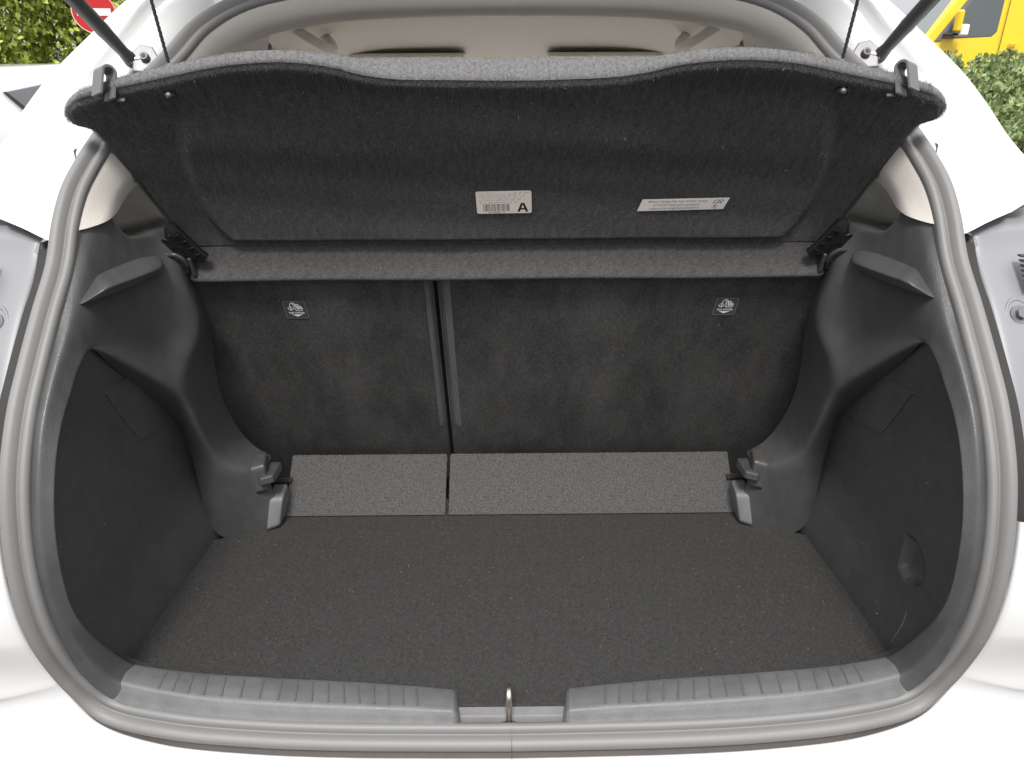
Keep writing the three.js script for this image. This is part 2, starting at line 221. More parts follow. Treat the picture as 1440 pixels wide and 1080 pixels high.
// measured outline points of the boot, metres (x right, y up from the luggage floor, z towards the viewer)
const DATA = {"sealLine": [[-0.0038, 0.0, -0.6334], [-0.1024, 0.0, -0.6346], [-0.2057, 0.0, -0.6368], [-0.3037, 0.001, -0.6413], [-0.412, 0.006, -0.6497], [-0.4927, 0.014, -0.6649], [-0.512, 0.0579, -0.6574], [-0.518, 0.1279, -0.6433], [-0.52, 0.1853, -0.6432], [-0.521, 0.2369, -0.6521], [-0.521, 0.2905, -0.6687], [-0.521, 0.3319, -0.6886], [-0.521, 0.3823, -0.7249], [-0.521, 0.4179, -0.7598], [-0.521, 0.4665, -0.8122], [-0.521, 0.5077, -0.8597], [-0.521, 0.5529, -0.896], [-0.519, 0.5831, -0.925], [-0.514, 0.6098, -0.961], [-0.508, 0.6307, -0.9918], [-0.492, 0.6788, -1.0712], [-0.463, 0.7296, -1.1608], [-0.442, 0.7639, -1.2119], [-0.405, 0.7938, -1.2741], [-0.3548, 0.811, -1.318], [-0.2766, 0.8234, -1.352], [-0.1415, 0.8304, -1.38], [0.0047, 0.8321, -1.388]], "ringLip": [[-0.497, 0.395, -0.7709], [-0.496, 0.3686, -0.7338], [-0.495, 0.3461, -0.7096], [-0.495, 0.3138, -0.6883], [-0.495, 0.272, -0.6681], [-0.496, 0.2305, -0.6599], [-0.497, 0.1753, -0.6541], [-0.496, 0.1314, -0.6652], [-0.493, 0.0917, -0.6801], [-0.4876, 0.028, -0.712]], "ringCrest": [[-0.507, 0.3981, -0.7366], [-0.507, 0.3723, -0.7104], [-0.507, 0.347, -0.6929], [-0.508, 0.3131, -0.6756], [-0.508, 0.2738, -0.6594], [-0.508, 0.2348, -0.6486], [-0.508, 0.1854, -0.6428], [-0.505, 0.1347, -0.645], [-0.499, 0.0863, -0.6573], [-0.4869, 0.036, -0.6743]], "ringOut": [[-0.523, 0.3951, -0.7413], [-0.523, 0.3736, -0.7214], [-0.523, 0.3479, -0.7037], [-0.523, 0.3095, -0.6813], [-0.523, 0.2707, -0.6639], [-0.523, 0.2314, -0.653], [-0.522, 0.1817, -0.645], [-0.52, 0.1248, -0.6455], [-0.511, 0.0714, -0.6522], [-0.4969, 0.014, -0.6682]], "pull": [[0.523, 0.1619, -0.788], [0.523, 0.1679, -0.7562], [0.523, 0.1617, -0.7346], [0.523, 0.152, -0.7302], [0.523, 0.1227, -0.7593], [0.523, 0.1061, -0.7781]], "arc": [[0.523, 0.1213, -0.8612], [0.523, 0.1592, -0.8586], [0.523, 0.1968, -0.8404], [0.523, 0.2274, -0.8136], [0.523, 0.2443, -0.7853]], "coverL": [[-0.524, 0.3463, -0.848], [-0.524, 0.346, -0.8966], [-0.524, 0.2307, -1.0081], [-0.524, 0.2459, -0.9037]], "coverR": [[0.524, 0.3411, -0.8412], [0.524, 0.3339, -0.8959], [0.524, 0.2341, -0.999], [0.524, 0.2543, -0.8927]], "notch": [[-0.0612, 0.0, -0.6645], [0.0573, 0.0, -0.6642], [-0.0594, -0.012, -0.6578], [0.057, -0.012, -0.6564], [-0.0605, -0.012, -0.6442], [-0.003, -0.01, -0.6449], [-0.0026, 0.0368, -0.648]], "post": [[-0.4026, 0.0546, -1.043], [-0.3793, 0.0558, -1.043], [-0.3891, 0.0047, -1.036], [-0.4114, 0.0006, -1.028], [-0.4069, 0.0542, -1.085], [-0.3824, 0.0539, -1.085]], "lug": [[-0.4079, 0.1052, -1.025], [-0.3845, 0.1099, -1.03], [-0.4079, 0.1026, -1.085], [-0.3868, 0.1024, -1.085]], "lug2": [[-0.4243, 0.1211, -1.03], [-0.3973, 0.1271, -1.035], [-0.4329, 0.1237, -1.085], [-0.4078, 0.1234, -1.085]], "bar": [[-0.4173, 0.0421, -1.12], [-0.384, 0.0462, -1.12]], "sillIn": [[-0.4876, 0.028, -0.712], [-0.4452, 0.022, -0.7078], [-0.3824, 0.014, -0.7064], [-0.2914, 0.008, -0.7039], [-0.2181, 0.005, -0.7012], [-0.1444, 0.004, -0.6954], [-0.0767, 0.004, -0.6877]], "sillCrest": [[-0.4869, 0.036, -0.6743], [-0.4433, 0.031, -0.6663], [-0.3718, 0.025, -0.6579], [-0.2844, 0.021, -0.6529], [-0.2062, 0.019, -0.6495], [-0.137, 0.018, -0.6464], [-0.0731, 0.017, -0.6423]], "sillOut": [[-0.4927, 0.014, -0.6649], [-0.4527, 0.009, -0.6571], [-0.3711, 0.004, -0.6457], [-0.2836, 0.001, -0.64], [-0.2057, 0.0, -0.6368], [-0.1367, 0.0, -0.635], [-0.0732, 0.0, -0.6332]], "tN1": [[-0.515, 0.5612, -0.9979], [-0.535, 0.5529, -1.0837], [-0.535, 0.5475, -1.1654], [-0.53, 0.5402, -1.2319], [-0.52, 0.5319, -1.253], [-0.5, 0.5174, -1.249]], "tN0": [[-0.505, 0.5481, -0.9665], [-0.535, 0.5068, -1.0568], [-0.535, 0.5022, -1.118], [-0.53, 0.4995, -1.1698], [-0.515, 0.498, -1.2023], [-0.49, 0.4932, -1.1974]], "tR0": [[-0.523, 0.5522, -0.8994], [-0.511, 0.5522, -0.9183], [-0.502, 0.5491, -0.953], [-0.496, 0.5179, -0.9602], [-0.489, 0.5141, -0.9951], [-0.481, 0.5137, -1.0474], [-0.478, 0.5034, -1.1015], [-0.475, 0.4872, -1.148]], "tR1": [[-0.523, 0.5068, -0.863], [-0.509, 0.509, -0.8764], [-0.502, 0.5052, -0.9094], [-0.494, 0.5036, -0.957], [-0.484, 0.4954, -1.0034], [-0.466, 0.4932, -1.0351], [-0.472, 0.4745, -1.0883], [-0.474, 0.4466, -1.1314]], "tR2": [[-0.523, 0.4654, -0.8153], [-0.508, 0.4671, -0.8251], [-0.5, 0.4632, -0.8466], [-0.494, 0.4532, -0.9088], [-0.481, 0.4428, -0.9708], [-0.457, 0.4454, -1.0042], [-0.466, 0.4233, -1.0586], [-0.472, 0.3986, -1.1084]], "tR3": [[-0.523, 0.4392, -0.7879], [-0.507, 0.4424, -0.7928], [-0.498, 0.438, -0.8174], [-0.495, 0.4234, -0.8926], [-0.48, 0.4063, -0.9666], [-0.447, 0.403, -1.0204], [-0.458, 0.3811, -1.0647], [-0.468, 0.3546, -1.1002]], "tR4": [[-0.523, 0.4166, -0.7628], [-0.507, 0.4209, -0.7647], [-0.497, 0.4221, -0.8209], [-0.496, 0.4059, -0.8901], [-0.481, 0.3764, -0.9544], [-0.447, 0.3606, -1.0107], [-0.458, 0.3405, -1.0507], [-0.468, 0.3113, -1.0882]], "tB": [[-0.494, 0.3968, -0.8737], [-0.481, 0.3547, -0.9256], [-0.457, 0.3387, -0.9647], [-0.466, 0.3131, -1.027], [-0.472, 0.2797, -1.0934]], "tR5": [[-0.487, 0.3919, -0.8528], [-0.475, 0.3432, -0.8995], [-0.456, 0.2956, -0.936], [-0.464, 0.2607, -1.0074], [-0.47, 0.2333, -1.0844]], "tS1": [[-0.458, 0.215, -0.966], [-0.462, 0.2015, -1.0269], [-0.464, 0.1793, -1.0981]], "tS2": [[-0.456, 0.1558, -0.9907], [-0.453, 0.1518, -1.0416], [-0.452, 0.1334, -1.1121]], "tS3": [[-0.427, 0.1265, -1.0126], [-0.425, 0.1256, -1.0491], [-0.424, 0.1266, -1.0846]], "tS4": [[-0.402, 0.114, -1.0523], [-0.404, 0.1107, -1.0737], [-0.406, 0.1046, -1.1028]], "tQ": [[-0.507, 0.372, -0.87], [-0.508, 0.3065, -0.9327], [-0.507, 0.2389, -0.9943], [-0.507, 0.1845, -1.0169], [-0.507, 0.1106, -1.0308], [-0.4976, -0.006, -1.0049], [-0.4397, -0.006, -1.0235], [-0.3862, -0.006, -1.0467]], "ledge": [[-0.509, 0.4674, -0.8319], [-0.507, 0.4922, -0.8883], [-0.49, 0.4902, -0.9968], [-0.48, 0.4789, -1.009], [-0.472, 0.4874, -0.8394], [-0.458, 0.478, -0.9585], [-0.478, 0.4741, -0.8452], [-0.464, 0.4669, -0.9697]], "floor": [[-0.5065, 0.0, -0.7396], [-0.4882, 0.0, -0.995], [-0.4428, 0.0, -1.0174], [-0.4123, 0.0, -1.0308], [-0.3951, 0.0, -1.0467], [-0.3834, 0.0, -1.0757]], "floorFront": [[-0.5065, 0.0, -0.7396], [-0.4586, 0.0, -0.7291], [-0.3897, 0.0, -0.7198], [-0.2945, 0.0, -0.7115], [-0.2196, 0.0, -0.7059], [-0.1452, 0.0, -0.6991], [-0.0771, 0.0, -0.6914]], "floorBackR": [[0.3849, 0.0, -1.0598]], "pillarIn": [[-0.502, 0.5491, -0.953], [-0.505, 0.5629, -0.9935], [-0.5, 0.5806, -1.0414], [-0.485, 0.6306, -1.1367], [-0.465, 0.6898, -1.2382], [-0.44, 0.7327, -1.3166], [-0.4018, 0.7566, -1.375], [-0.3443, 0.7708, -1.415], [-0.2633, 0.7809, -1.445], [-0.1405, 0.7863, -1.465], [0.0046, 0.788, -1.472]], "q0": [[-0.455, 0.8676, -1.5888], [-0.52, 0.8643, -1.5082], [-0.54, 0.8643, -1.4777], [-0.555, 0.8623, -1.4371]], "q1": [[-0.475, 0.8072, -1.3545], [-0.545, 0.8029, -1.2876], [-0.572, 0.8055, -1.3002], [-0.59, 0.8063, -1.2941]], "q2": [[-0.505, 0.7578, -1.2561], [-0.572, 0.7484, -1.2251], [-0.6, 0.7583, -1.2371], [-0.62, 0.7583, -1.2197]], "q3": [[-0.53, 0.6978, -1.1431], [-0.592, 0.6953, -1.1443], [-0.625, 0.7045, -1.1536], [-0.65, 0.7052, -1.1403]], "q4": [[-0.542, 0.6458, -1.0401], [-0.607, 0.6456, -1.064], [-0.642, 0.6597, -1.0935], [-0.668, 0.6687, -1.0986]], "q5": [[-0.549, 0.5949, -0.9577], [-0.62, 0.5966, -0.9883], [-0.657, 0.6098, -1.0289], [-0.682, 0.6238, -1.0423]], "q6": [[-0.551, 0.5343, -0.8809], [-0.635, 0.5558, -0.9222], [-0.67, 0.5648, -0.9481], [-0.695, 0.5793, -0.9617]], "lampIn": [[-0.572, 0.5275, -0.8981], [-0.572, 0.5121, -0.8862], [-0.572, 0.4609, -0.8293], [-0.573, 0.4089, -0.7812], [-0.575, 0.3627, -0.7463], [-0.578, 0.3014, -0.7088], [-0.58, 0.238, -0.6765]], "lampBolt": [[-0.6, 0.4505, -0.8291]], "bolt2": [[0.6, 0.453, -0.8173]], "hinge": [[-0.4584, 0.4842, -1.05], [-0.4615, 0.434, -1.052], [0.4748, 0.4354, -1.052], [0.4694, 0.4846, -1.05], [0.0007, 0.4347, -1.052], [0.0011, 0.4839, -1.05]], "seat": [[-0.1089, 0.441, -1.02], [-0.11, 0.0592, -1.175], [-0.435, 0.432, -1.03], [-0.3184, 0.384, -1.05], [0.3266, 0.381, -1.05]], "flap": [[-0.3834, 0.0, -1.0757], [-0.3917, 0.0767, -1.155], [-0.1108, 0.068, -1.155], [-0.1057, 0.068, -1.155], [0.3998, 0.063, -1.155], [-0.1047, 0.0, -1.063]], "ear": [[-0.5, 0.68, -0.8916], [-0.47, 0.6485, -0.8966], [-0.465, 0.5281, -1.0135], [-0.47, 0.492, -1.0199], [0.0023, 0.7049, -0.9], [0.0025, 0.7299, -0.9], [-0.39, 0.7095, -0.931]], "strut": [[-0.535, 0.7254, -1.1563], [-0.55, 0.7486, -1.146], [-0.6, 0.8027, -1.1633], [-0.525, 0.7299, -1.1611]], "string": [[-0.4, 0.7295, -0.9549], [-0.42, 0.7942, -0.9843]]};
// ---------------------------------------------------------------- ground
{ const g = new THREE.PlaneGeometry(300, 300); g.rotateX(-Math.PI / 2); g.translate(0, -0.68, 0); const uv = g.attributes.uv; for (let i = 0; i < uv.count; i++) uv.setXY(i, uv.getX(i) * 300, uv.getY(i) * 300);
  const o = mesh('ground', g, M.asphalt, scene); o.userData = { kind: 'structure', label: 'grey asphalt parking ground under the cars', category: 'ground' }; }

// ---------------------------------------------------------------- the car
const car = thing('hatchback_car', 'white hatchback car with its tailgate open onto a dark luggage bay', 'car');
const both = (f) => { f(-1); f(1); };
const mir = (g, s) => s < 0 ? g : mirrorX(g);
const pt = (p, s = -1) => V(s < 0 ? p[0] : -p[0], p[1], p[2]);

// opening path and its facing direction, left half
const sealN = [[0, .72, .70], [0, .72, .70], [0, .72, .70], [-.02, .72, .70], [-.06, .68, .72], [-.05, .50, .84], [0, .28, .95], [.05, .12, .98], [.05, .08, 1], [.05, .12, .98], [.05, .22, .96], [.05, .35, .93], [.05, .48, .87], [.05, .56, .82], [.05, .62, .78], [.05, .64, .76], [.05, .68, .73], [.05, .72, .70], [.05, .75, .67], [.05, .76, .66], [.05, .77, .65], [.08, .77, .64], [.1, .77, .62], [.1, .77, .62], [.06, .77, .62], [.04, .77, .62], [0, .77, .62], [0, .77, .62]];
const sealPts = toV(DATA.sealLine); sealPts[0].x = 0; sealPts[sealPts.length - 1].x = 0;
const sealC = new THREE.CatmullRomCurve3(sealPts, false, 'centripetal');
const sealNC = new THREE.CatmullRomCurve3(sealN.map(a => V(...a).normalize()), false, 'centripetal');
function sealRange(t0, t1, n) { const P = [], Q = []; for (let i = 0; i < n; i++) { const t = lerp(t0, t1, i / (n - 1)); P.push(sealC.getPoint(t)); Q.push(sealNC.getPoint(t)); } return [P, Q]; }
const sIdx = i => i / (sealPts.length - 1);
const spl2 = (pts, n) => new THREE.SplineCurve(pts.map(p => new THREE.Vector2(p[0], p[1]))).getPoints(n).map(p => [p.x, p.y]);
{ // weatherstrip: thin inner lip, valley, round bulb
  const prof = spl2([[-.0035, -.006], [-.0032, .001], [-.0005, .0048], [.0030, .0054], [.0062, .0036], [.0085, .0012], [.0100, .0010], [.0122, .0046], [.0155, .0080], [.0195, .0090], [.0235, .0078], [.0265, .0040], [.0282, -.002], [.0280, -.008]], 48);
  const [P, Q] = sealRange(0, 1, 420);
  const g = sweep(P, Q, prof);
  mesh('weatherstrip', merge([g, mirrorX(g)]), M.seal, car, 'grey rubber weatherstrip around the boot opening');
  // the seal's butt joint at the bottom centre is a shallow nick
  const fprof = [[.020, -.012], [.029, -.0075], [.036, -.0085], [.0415, -.0070]];
  const [PF, QF] = sealRange(0, sIdx(8.6), 160), fl = sweep(PF, QF, fprof);
  mesh('body_flange', merge([fl, mirrorX(fl)]), M.flange, car);
  const [PG, QG] = sealRange(sIdx(8.5), sIdx(15.5), 140), gp = sweep(PG, QG, [[.020, -.014], [.028, -.012], [.036, -.016], [.050, -.018]]);
  both(s => mesh('shut_gap', mir(gp, s), M.gapDark, car));
}
{ // bumper and lower rear corner
  const [P, Q] = sealRange(0, sIdx(9.6), 200);
  const prof = spl2([[.0350, -.016], [.0360, -.0075], [.0390, -.0045], [.046, -.0032], [.070, -.0030], [.12, -.006], [.18, -.020], [.23, -.07], [.24, -.16]], 40);
  const g = sweep(P, Q, prof);
  mesh('rear_bumper', merge([g, mirrorX(g)]), M.paint, car);
}
both(s => { // white quarter panel between seal and body side
  const rows = [0, 1, 2, 3, 4, 5, 6].map(i => { const r = toV(DATA['q' + i]); const k0 = r[0], k1 = r[1], k2 = r[2], k3 = r[3];
    const inn = V(0.012, -.010, -.014).add(k0);
    const a = k0.clone().lerp(k1, .35).add(V(0, .004, .006)), b = k0.clone().lerp(k1, .82).add(V(0, .001, .003));
    const g1 = k1.clone().add(V(0, -.007, -.010));
    const c = k1.clone().lerp(k2, .4).add(V(0, .004, .007)), e = k2.clone().add(V(0, .003, .006)), f = k2.clone().lerp(k3, .6).add(V(0, .004, .004));
    const t1 = k3.clone().add(V(-.02, -.01, -.05)), t2 = k3.clone().add(V(-.045, -.06, -.22));
    return [inn, k0, a, b, g1, c, e, f, k3, t1, t2]; });
  const cols = rows[0].map((_, i) => rows.map(r => r[i]));
  mesh('quarter_panel', mir(loft(cols, 60, 110, true), s), M.paint, car);
});
both(s => { // grey lamp-side panel with a bolt
  const inn = toV(DATA.lampIn);
  const cols = [inn.map(p => p.clone().add(V(.004, 0, -.06))), inn.map(p => p.clone().add(V(.002, 0, -.006))), inn.map(p => p.clone().add(V(-.001, .0, 0))), inn.map(p => p.clone().add(V(-.012, .001, .002))), inn.map(p => p.clone().add(V(-.06, .004, -.006))), inn.map(p => p.clone().add(V(-.16, .0, -.03))), inn.map(p => p.clone().add(V(-.19, .0, -.14)))];
  const lamp = mesh('lamp_panel', mir(loft(cols, 60, 60, true), s), M.lamp, car);
  const top = toV([[-.572, .5285, -.90], [-.60, .534, -.905], [-.68, .536, -.93], [-.74, .53, -.99]]);
  const tp = mesh('lamp_top', mir(loft([top.map(p => p.clone().add(V(0, -.012, .012))), top, top.map(p => p.clone().add(V(0, .004, -.06)))], 24, 12, true), s), M.lamp, lamp);
  const B = V(-.6015, .4515, -.8205), nrm = V(-.05, .62, .78).normalize();
  const q = new THREE.Quaternion().setFromUnitVectors(V(0, 1, 0), nrm), place = g => { g.applyQuaternion(q); g.translate(B.x, B.y, B.z); return mir(g, s); };
  const cup = new THREE.TorusGeometry(.0165, .0022, 10, 40); cup.rotateX(Math.PI / 2); cup.scale(.9, 1, 1.2);
  const dish = new THREE.CylinderGeometry(.0165, .0165, .002, 36); dish.scale(.9, 1, 1.2);
  const hexg = new THREE.CylinderGeometry(.0068, .0072, .010, 6); hexg.translate(0, .004, 0);
  const wash = new THREE.CylinderGeometry(.0115, .0115, .0035, 30); wash.translate(0, .002, 0);
  mesh('bolt_recess', merge([place(cup), place(dish)]), M.lamp, lamp);
  mesh('bolt', merge([place(hexg), place(wash)]), M.zinc, lamp);
  const slats = []; for (let k = 0; k < 7; k++) slats.push(box(-.6215, .512 - k * .005, -.862 + k * .0045, .02, .0022, .008, .0008));
  mesh('vent_grille', mir(merge(slats), s), M.blackPlastic, lamp);
});

// ---------------------------------------------------------------- side trims
const TR = {}; for (const k of ['R0', 'R1', 'R2', 'R3', 'R4', 'B', 'R5', 'S1', 'S2', 'S3', 'S4', 'Q']) TR[k] = toV(DATA['t' + k]);
const lipTab = [[-.05, .77], [.005, .7345], [.0823, .6898], [.1264, .6706], [.1718, .6581], [.2263, .6652], [.2672, .6749], [.3094, .6953], [.342, .7167], [.3655, .7397], [.3928, .7756], [.43, .835], [.5, .93]];
const foldTab = [[-.05, 1.0], [.0, 1.0], [.153, .995], [.213, .97], [.294, .94], [.34, .905], [.39, .858], [.42, .824], [.45, .80]];
const pocketX = (d, h) => { const e = table(foldTab, h) - d, amp = .0115 * smooth(.15, .27, h), ridge = e > 0 ? amp * Math.exp(-e / .055) : amp - .006 * smooth(.01, .05, -e) * smooth(.25, .33, h); const fx = -.5095 + (d - .74) * .072; return lerp(fx, -.5165, smooth(-.01, .13, h)) - .003 * smooth(.1, .3, h) * smooth(.8, .9, d) + .002 * smooth(.9, .68, d) + ridge; };
both(s => {
  const verts = [], id = new Map(), F = [], CR = [];
  const add = (k, p) => { id.set(k, verts.length); verts.push(p.clone()); };
  for (const k in TR) TR[k].forEach((p, i) => add(k + i, p));
  const ro = toV(DATA.ringOut), rc = toV(DATA.ringCrest), rl = toV(DATA.ringLip);
  ro.forEach((p, i) => { const dn = V(0, i === 9 ? -.005 : 0, 0); add('O' + i, p.clone().add(dn)); add('C' + i, rc[i].clone().add(dn)); add('L' + i, rl[i].clone().add(dn)); add('T' + i, rl[i].clone().add(V(-.032, i > 7 ? .004 : 0, -.014))); });
  // niche over the support ledge: the ledge runs outboard, then a wall rises
  for (let c = 3; c < 8; c++) { const p = TR.R0[c]; add('N' + c, V(-.552, p.y - .006, p.z - .004)); add('K' + c, V(-.556, p.y + .11, p.z - .012)); if (c === 7) for (const k of ['N7', 'K7']) verts[id.get(k)].z -= .25; }
  add('K2', TR.R0[2].clone().add(V(-.012, .024, -.03)));
  const f = (...k) => F.push(k.map(n => { if (!id.has(n)) throw new Error(n); return id.get(n); }));
  const rows = ['R0', 'R1', 'R2', 'R3', 'R4'];
  for (let r = 0; r < 4; r++) for (let c = 0; c < 7; c++) f(rows[r] + c, rows[r] + (c + 1), rows[r + 1] + (c + 1), rows[r + 1] + c);
  f('R42', 'R43', 'B0'); f('R42', 'B0', 'R50'); for (let c = 0; c < 4; c++) { f('R4' + (c + 3), 'R4' + (c + 4), 'B' + (c + 1), 'B' + c); f('B' + c, 'B' + (c + 1), 'R5' + (c + 1), 'R5' + c); }
  const crease = (w, ...k) => { for (let i = 1; i < k.length; i++) CR.push([id.get(k[i - 1]), id.get(k[i]), w]); };
  crease(1.2, 'R05', 'R15', 'R25', 'R35', 'R45', 'B2', 'R52'); crease(.7, 'R42', 'R50', 'R51', 'R52'); crease(.9, 'R52', 'S10', 'S20', 'S30', 'S40');
  const P = ['R50', 'R51', 'R52', 'S10', 'S20'];
  f('R42', 'R50', 'Q0'); for (let i = 0; i < 4; i++) f(P[i], P[i + 1], 'Q' + (i + 1), 'Q' + i);
  f('S20', 'Q5', 'Q4'); f('S20', 'S30', 'Q6', 'Q5'); f('S30', 'S40', 'Q7', 'Q6');
  f('R52', 'R53', 'S11', 'S10'); f('R53', 'R54', 'S12', 'S11');
  for (let r = 1; r < 4; r++) for (let c = 0; c < 2; c++) f('S' + r + c, 'S' + r + (c + 1), 'S' + (r + 1) + (c + 1), 'S' + (r + 1) + c);
  f('R40', 'R41', 'C0', 'O0'); f('R41', 'R42', 'L0', 'C0'); f('R42', 'T0', 'L0');
  { // run on beneath the sill cover
    const a = toV(DATA.sillIn), b = toV(DATA.sillCrest), c = toV(DATA.sillOut); add('O10', c[1].clone().add(V(0, -.014, -.002))); add('C10', b[1].clone().add(V(0, -.014, 0))); add('L10', a[1].clone().add(V(0, -.014, 0))); add('T10', a[1].clone().add(V(-.01, -.02, -.02))); }
  for (let i = 0; i < 10; i++) { f('O' + i, 'C' + i, 'C' + (i + 1), 'O' + (i + 1)); f('C' + i, 'L' + i, 'L' + (i + 1), 'C' + (i + 1)); f('L' + i, 'T' + i, 'T' + (i + 1), 'L' + (i + 1)); CR.push([id.get('L' + i), id.get('L' + (i + 1)), 2.4]); CR.push([id.get('C' + i), id.get('C' + (i + 1)), 1.6]); }
  CR.push([id.get('R42'), id.get('L0'), 1.5]); crease(1.4, 'C0', 'R41', 'R31', 'R21'); crease(.8, 'R21', 'R11', 'R01');

  for (let c = 3; c < 7; c++) { f('N' + c, 'N' + (c + 1), 'R0' + (c + 1), 'R0' + c); f('K' + c, 'K' + (c + 1), 'N' + (c + 1), 'N' + c); CR.push([id.get('R0' + c), id.get('R0' + (c + 1)), 1.3], [id.get('N' + c), id.get('N' + (c + 1)), 1.6]); }
  f('R02', 'N3', 'R03'); f('K2', 'K3', 'N3', 'R02'); CR.push([id.get('R02'), id.get('R03'), 1.2]);
  const g = sideUV(subdivide(verts, F, CR, 4));
  const trim = mesh('side_trim', mir(g, s), M.trim, car, s > 0 ? 'black moulded side trim with a finger-pull recess' : 'black moulded side trim with a plain recessed wall');
  // recessed pocket wall
  { const rows = [], nu = 190, nv = 170;
    const pull = s > 0, pc = [-.765, .142];
    for (let j = 0; j < nv; j++) { const h = lerp(-.02, .425, j / (nv - 1)), d0 = table(lipTab, h) + .006, d1 = 1.075, row = [];
      for (let i = 0; i < nu; i++) { const d = lerp(d0, d1, i / (nu - 1)); let x = pocketX(d, h);
        if (pull) { // finger pull: flat upright wall on one side, hooded round edge on the other
          const a = d - .7655, b = h - .138; // local
          const up = b < .026 - 0.0 * a;
          const rr = Math.hypot(Math.max(0, -a) * 1.0, b * 1.15);
          const edge = a < 0 ? .036 - rr : Math.min(.022 - a, .034 - Math.abs(b) - a * .35);
          const depth = smooth(0, a < 0 ? .0045 : .010, edge) * (.013 - .004 * clamp(a / .02, -1, 1) * 1) * smooth(-.042, -.012, b);
          x -= depth;
          const R = Math.hypot(d - .775, h - .135); if (h > .10) x -= .0008 * Math.exp(-(((R - .094) / .0013) ** 2)) * smooth(.70, .74, d) * smooth(.14, .19, h);
        }
        row.push(V(x, h, -d)); }
      rows.push(row); }
    mesh('pocket_wall', mir(sideUV(gridGeom(rows)), s), M.pocket, trim); }
  { // clipped-in access cover, standing 1 mm proud
    const c = toV(s < 0 ? DATA.coverL : DATA.coverR).map(p => [-p.z, p.y]);
    const cx = c.reduce((a, p) => a + p[0], 0) / 4, cy = c.reduce((a, p) => a + p[1], 0) / 4;
    const edge = []; for (let k = 0; k < 4; k++) { const p = c[k], q = c[(k + 3) % 4], r = c[(k + 1) % 4]; const L = (a, b, t) => [lerp(a[0], b[0], t), lerp(a[1], b[1], t)]; const A = L(p, q, .07), Bq = L(p, r, .07); for (let t = 0; t <= 6; t++) { const u = t / 6; edge.push([(1 - u) ** 2 * A[0] + 2 * u * (1 - u) * p[0] + u * u * Bq[0], (1 - u) ** 2 * A[1] + 2 * u * (1 - u) * p[1] + u * u * Bq[1]]); } edge.push(L(p, r, .35), L(p, r, .65)); }
    const ring = (k, off) => edge.map(([d, h]) => { const D = cx + (d - cx) * k, Hh = cy + (h - cy) * k; return V(pocketX(D, Hh) + off, Hh, -D); });
    const rows = [ring(1.002, -.002), ring(1.0, .0014), ring(.992, .0022), ring(.6, .0022), ring(.3, .0022), ring(.001, .0022)]; rows.forEach(r => r.push(r[0].clone()));
    mesh('access_cover', mir(sideUV(gridGeom(rows)), s), M.pocket, trim); }
  { // grab ledge, a wedge out of the upper wall
    const L = toV(DATA.ledge); const vs = [L[0], L[1], L[2], L[3], L[4], L[5], L[6], L[7]];
    const w = p => p.clone().add(V(-.05, 0, 0)); // roots behind the wall
    const v2 = vs.concat([w(L[1]), w(L[2]), w(L[3]), w(L[6]), w(L[7]), w(L[0])]); // 8..13
    const Fc = [[0, 4, 1], [0, 6, 4], [1, 4, 5, 2], [2, 5, 3], [4, 6, 7, 5], [5, 7, 3], [1, 2, 9, 8], [2, 3, 10, 9], [3, 7, 12, 10], [6, 11, 12, 7], [0, 13, 11, 6], [0, 1, 8, 13]];
    const cr = [[1, 2, 3], [0, 1, 3], [4, 1, 2.2], [4, 5, 1.8], [0, 4, 2], [6, 7, 2.4], [0, 6, 2.4], [2, 3, 2], [3, 7, 1.6], [3, 5, 1], [4, 6, 1], [5, 7, 1]];
    mesh('grab_ledge', mir(sideUV(subdivide(v2, Fc, cr, 4)), s), M.trim, trim); }
  // lower lugs and post beside the seat
  const prism = (front, back, drop) => { // front pair, back pair (top facet), walls dropped
    const a = toV([front[0], front[1], back[1], back[0]]); const b = a.map(p => p.clone().add(V(0, -drop, 0)));
    return subdivide(a.concat(b), [[0, 1, 2, 3], [0, 4, 5, 1], [1, 5, 6, 2], [2, 6, 7, 3], [3, 7, 4, 0], [4, 7, 6, 5]], [[0, 1, 2], [1, 2, 2], [2, 3, 2], [3, 0, 2], [0, 4, 2], [1, 5, 2], [2, 6, 2], [3, 7, 2], [4, 5, 3], [5, 6, 3], [6, 7, 3], [7, 4, 3]], 3); };
  const lg = DATA.lug, l2 = DATA.lug2, po = DATA.post;
  mesh('lug', mir(sideUV(prism([lg[0], lg[1]], [lg[2], lg[3]], .014)), s), M.trim, trim);
  mesh('lug', mir(sideUV(prism([l2[0], l2[1]], [l2[2], l2[3]], .05)), s), M.trim, trim);
  { const a = toV([po[0], po[1], po[2], po[3], po[4], po[5]]); const B = V(0, 0, -.07);
    a[4].y += .004; a[5].y += .004;
    const v = a.concat([a[2].clone().add(B), a[3].clone().add(B)]);
    mesh('seat_post', mir(sideUV(subdivide(v, [[0, 3, 2, 1], [4, 0, 1, 5], [1, 2, 6, 5], [0, 4, 7, 3], [2, 3, 7, 6], [4, 5, 6, 7]], [[0, 1, 2], [1, 2, 2.4], [0, 3, 2.4], [2, 3, 3], [0, 4, 2.4], [1, 5, 2.4], [4, 5, 3], [2, 6, 3], [3, 7, 3], [5, 6, 3], [4, 7, 3], [6, 7, 3]], 3)), s), M.greyPlastic, trim); }
  mesh('hinge_bar', mir(box(-.402, .046, -1.115, .036, .005, .012, .0012), s), M.flange, trim);
});

